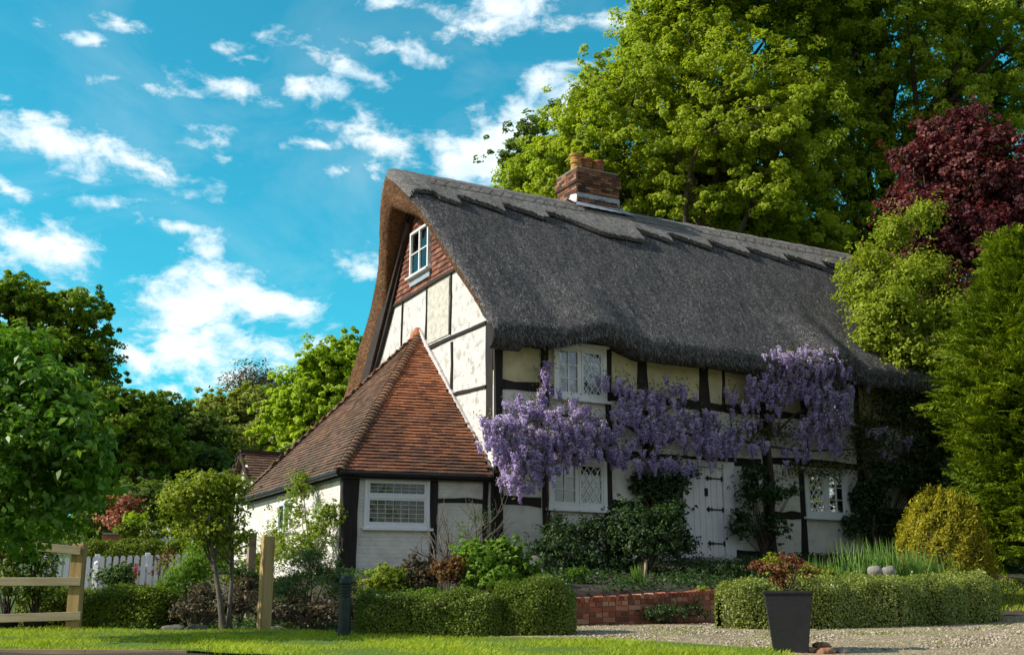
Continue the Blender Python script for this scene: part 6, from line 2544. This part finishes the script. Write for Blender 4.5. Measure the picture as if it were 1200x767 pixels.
# overhead cables to the lean-to
pole_top = at(165, 560, 42)
mb = MB()
for (px1, py1, sag) in ((318, 513, .5), (318, 516, .9)):
    a = at(px1+40, py1-2, 30)
    b = pole_top+Vector((0, 0, -.3*sag))
    pts = []
    for i in range(21):
        q = i/20
        p = a.lerp(b, q)
        p.z -= sag*4*q*(1-q)*.8
        pts.append(p)
    mb.tube(pts, .012, 5)
o = mb.build('overhead_cables', M['cable'], None, world=True, loc=at(358, 511, 30))
tag(o, 'pair of thin sagging overhead cables in front of the wood', 'cable')
g = gnd(pole_top.x, pole_top.y)
mb = MB()
mb.tube([(0, 0, -.2), (0, 0, pole_top.z-g.z+.3)], [.13, .10], 10)
mb.bar((-.5, 0, pole_top.z-g.z-.0), (.5, 0, pole_top.z-g.z-.0), .08, .1)
o = mb.build('utility_pole', M['bark'], None, loc=g)
tag(o, 'wooden utility pole lost among the dark trees at the end of the cables', 'pole')

# ================================================================== sun and sky
SUN_EL = rad(33)
SX, SY = -.972, -.235
az_ = math.atan2(SX, SY)         # from +Y, clockwise positive towards +X
sd = bpy.data.lights.new('sun', 'SUN')
sd.energy = 4.1
sd.angle = rad(.5)
sd.color = (1.0, .93, .83)
so = bpy.data.objects.new('sun', sd)
COL.objects.link(so)
dirv = Vector((SX, SY, 0)).normalized()*math.cos(SUN_EL)+Vector((0, 0, math.sin(SUN_EL)))
so.rotation_euler = dirv.to_track_quat('Z', 'Y').to_euler()
so.location = (-20, 0, 30)

w = bpy.data.worlds.new('World')
SC.world = w
w.use_nodes = True
nt = w.node_tree
bg = nt.nodes['Background']
sky = node(nt, 'ShaderNodeTexSky')
sky.sky_type = 'NISHITA'
sky.sun_disc = False
sky.sun_elevation = SUN_EL
sky.sun_rotation = az_
sky.air_density = 1.0
sky.dust_density = .6
sky.ozone_density = 1.5
tc = node(nt, 'ShaderNodeTexCoord')
sp = node(nt, 'ShaderNodeSeparateXYZ')
nt.links.new(tc.outputs['Generated'], sp.inputs[0])
# added tint by direction: cyan ahead, neutral behind for the shade fill
ahead = node(nt, 'ShaderNodeMapRange', interpolation_type='SMOOTHSTEP')
ahead.inputs['From Min'].default_value = -.25
ahead.inputs['From Max'].default_value = .45
nt.links.new(sp.outputs[1], ahead.inputs['Value'])
tint = mixc(nt, ahead.outputs[0], (1.0, .90, .80), (.25, 1.54, 1.45))
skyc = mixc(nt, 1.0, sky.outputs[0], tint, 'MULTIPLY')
azn = mth(nt, 'ARCTAN2', sp.outputs[0], sp.outputs[1])
eln = mth(nt, 'ARCSINE', sp.outputs[2])
cb_ = node(nt, 'ShaderNodeCombineXYZ')
nt.links.new(azn, cb_.inputs[0])
nt.links.new(eln, cb_.inputs[1])
AE = cb_.outputs[0]


def azel(px, py):
    x, y, z = ray(px, py)
    return math.atan2(x, y), math.atan2(z, math.hypot(x, y))


blobs = [(60, 160, 62, 22, -12, 1), (150, 185, 60, 16, -14, 1), (55, 285, 60, 26, 0, 1.1), (10, 222, 22, 8, -20, .9), (245, 322, 30, 16, -30, 1), (300, 350, 62, 22, -10, 1.15), (235, 360, 52, 40, 0, 1.25), (225, 405, 66, 36, 0, 1.2), (165, 418, 36, 16, -20, 1),
         (260, 440, 55, 20, 0, .9), (200, 455, 40, 20, 0, .8), (450, 170, 44, 26, -10, .95), (430, 152, 40, 10, 0, .9), (560, 185, 60, 26, -5, 1.1), (600, 160, 50, 30, -15, 1), (665, 125, 36, 20, 30, 1), (415, 312, 36, 12, 0, .95), (440, 195, 40, 16, 0, .9),
         (60, 380, 90, 30, 0, .55), (330, 420, 60, 20, 0, .6), (290, 68, 32, 9, -8, .75), (360, 102, 32, 14, 10, .8), (280, 103, 42, 12, -5, .75), (190, 105, 32, 9, 0, .75), (130, 92, 26, 7, 12, .7), (142, 28, 20, 9, 0, .75), (108, 48, 15, 7, 0, .7), (470, 58, 60, 10, -8, .7), (560, 32, 46, 18, 10, .85),
         (600, 8, 46, 16, 0, .9), (700, 25, 60, 11, 0, .75), (735, 22, 26, 12, 0, .9), (640, 90, 28, 11, 10, .75), (240, 175, 28, 16, 0, .7), (210, 266, 36, 7, -5, .75), (240, 297, 22, 14, -40, .8), (375, 170, 36, 7, 0, .7), (130, 240, 40, 8, 0, .5), (460, 3, 20, 6, 0, .7),
         (400, 75, 50, 10, -15, .55), (520, 250, 40, 10, 0, .5)]
# clouds outside the picture, for the light and the reflections
for k in range(26):
    blobs.append((None, RNG.uniform(-PI, PI), RNG.uniform(.12, 1.0), RNG.uniform(.12, .4), RNG.uniform(.05, .12), .9))
acc = None
for bl in blobs:
    mp = node(nt, 'ShaderNodeMapping', vector_type='TEXTURE')
    if bl[0] is None:
        a, e, ra, re, kk = bl[1:]
        rot = 0
        if -.6 < a < .6 and e < .75:
            continue
    else:
        px, py, rx, ry, rot, kk = bl
        a, e = azel(px, py)
        ra, re = rx/1400*1.15*1.25, ry/1400*1.25
    mp.inputs['Location'].default_value = (a, e, 0)
    mp.inputs['Rotation'].default_value = (0, 0, rad(rot))
    mp.inputs['Scale'].default_value = (ra, re, 1)
    nt.links.new(AE, mp.inputs['Vector'])
    ln = node(nt, 'ShaderNodeVectorMath', operation='LENGTH')
    nt.links.new(mp.outputs[0], ln.inputs[0])
    v = mth(nt, 'MULTIPLY', mth(nt, 'SUBTRACT', 1.15, ln.outputs['Value']), kk)
    acc = v if acc is None else mth(nt, 'MAXIMUM', acc, v)
mp2 = node(nt, 'ShaderNodeMapping')
mp2.inputs['Scale'].default_value = (1, 1.7, 1)
nt.links.new(AE, mp2.inputs['Vector'])
n1 = noise_tex(nt, 11, 9, .62, mp2.outputs[0], .5)
n2 = noise_tex(nt, 34, 7, .62, mp2.outputs[0], .3)
dens = mth(nt, 'ADD', mth(nt, 'MULTIPLY', mth(nt, 'MAXIMUM', acc, -.6), .62), mth(nt, 'ADD', mth(nt, 'MULTIPLY', mth(nt, 'SUBTRACT', n1, .5), 2.2), mth(nt, 'MULTIPLY', mth(nt, 'SUBTRACT', n2, .5), 1.6)))
fac = node(nt, 'ShaderNodeMapRange', interpolation_type='SMOOTHSTEP')
fac.inputs['From Min'].default_value = -.02
fac.inputs['From Max'].default_value = .75
nt.links.new(dens, fac.inputs['Value'])
thin = noise_tex(nt, 5, 6, .6, mp2.outputs[0], .8)
veil = mth(nt, 'MULTIPLY', mth(nt, 'SUBTRACT', thin, .48), 1.1, clamp=True)
fac2 = mth(nt, 'MAXIMUM', mth(nt, 'MULTIPLY', fac.outputs[0], .97), mth(nt, 'MULTIPLY', veil, mth(nt, 'MULTIPLY_ADD', eln, -1.0, .80, clamp=True)))
shade = ramp(nt, n1, [(.38, (10.5, 10.5, 10.2)), (.66, (6.8, 8.2, 9.2))])
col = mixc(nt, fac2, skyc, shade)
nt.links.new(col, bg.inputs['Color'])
bg.inputs['Strength'].default_value = .10

SC.view_settings.view_transform = 'Standard'
SC.view_settings.look = 'None'
SC.view_settings.exposure = .36
SC.view_settings.gamma = 1
SC.render.engine = 'CYCLES'
SC.cycles.max_bounces = 5
SC.cycles.diffuse_bounces = 2
SC.cycles.transmission_bounces = 2
SC.cycles.glossy_bounces = 2
SC.cycles.transparent_max_bounces = 12
SC.cycles.use_denoising = True
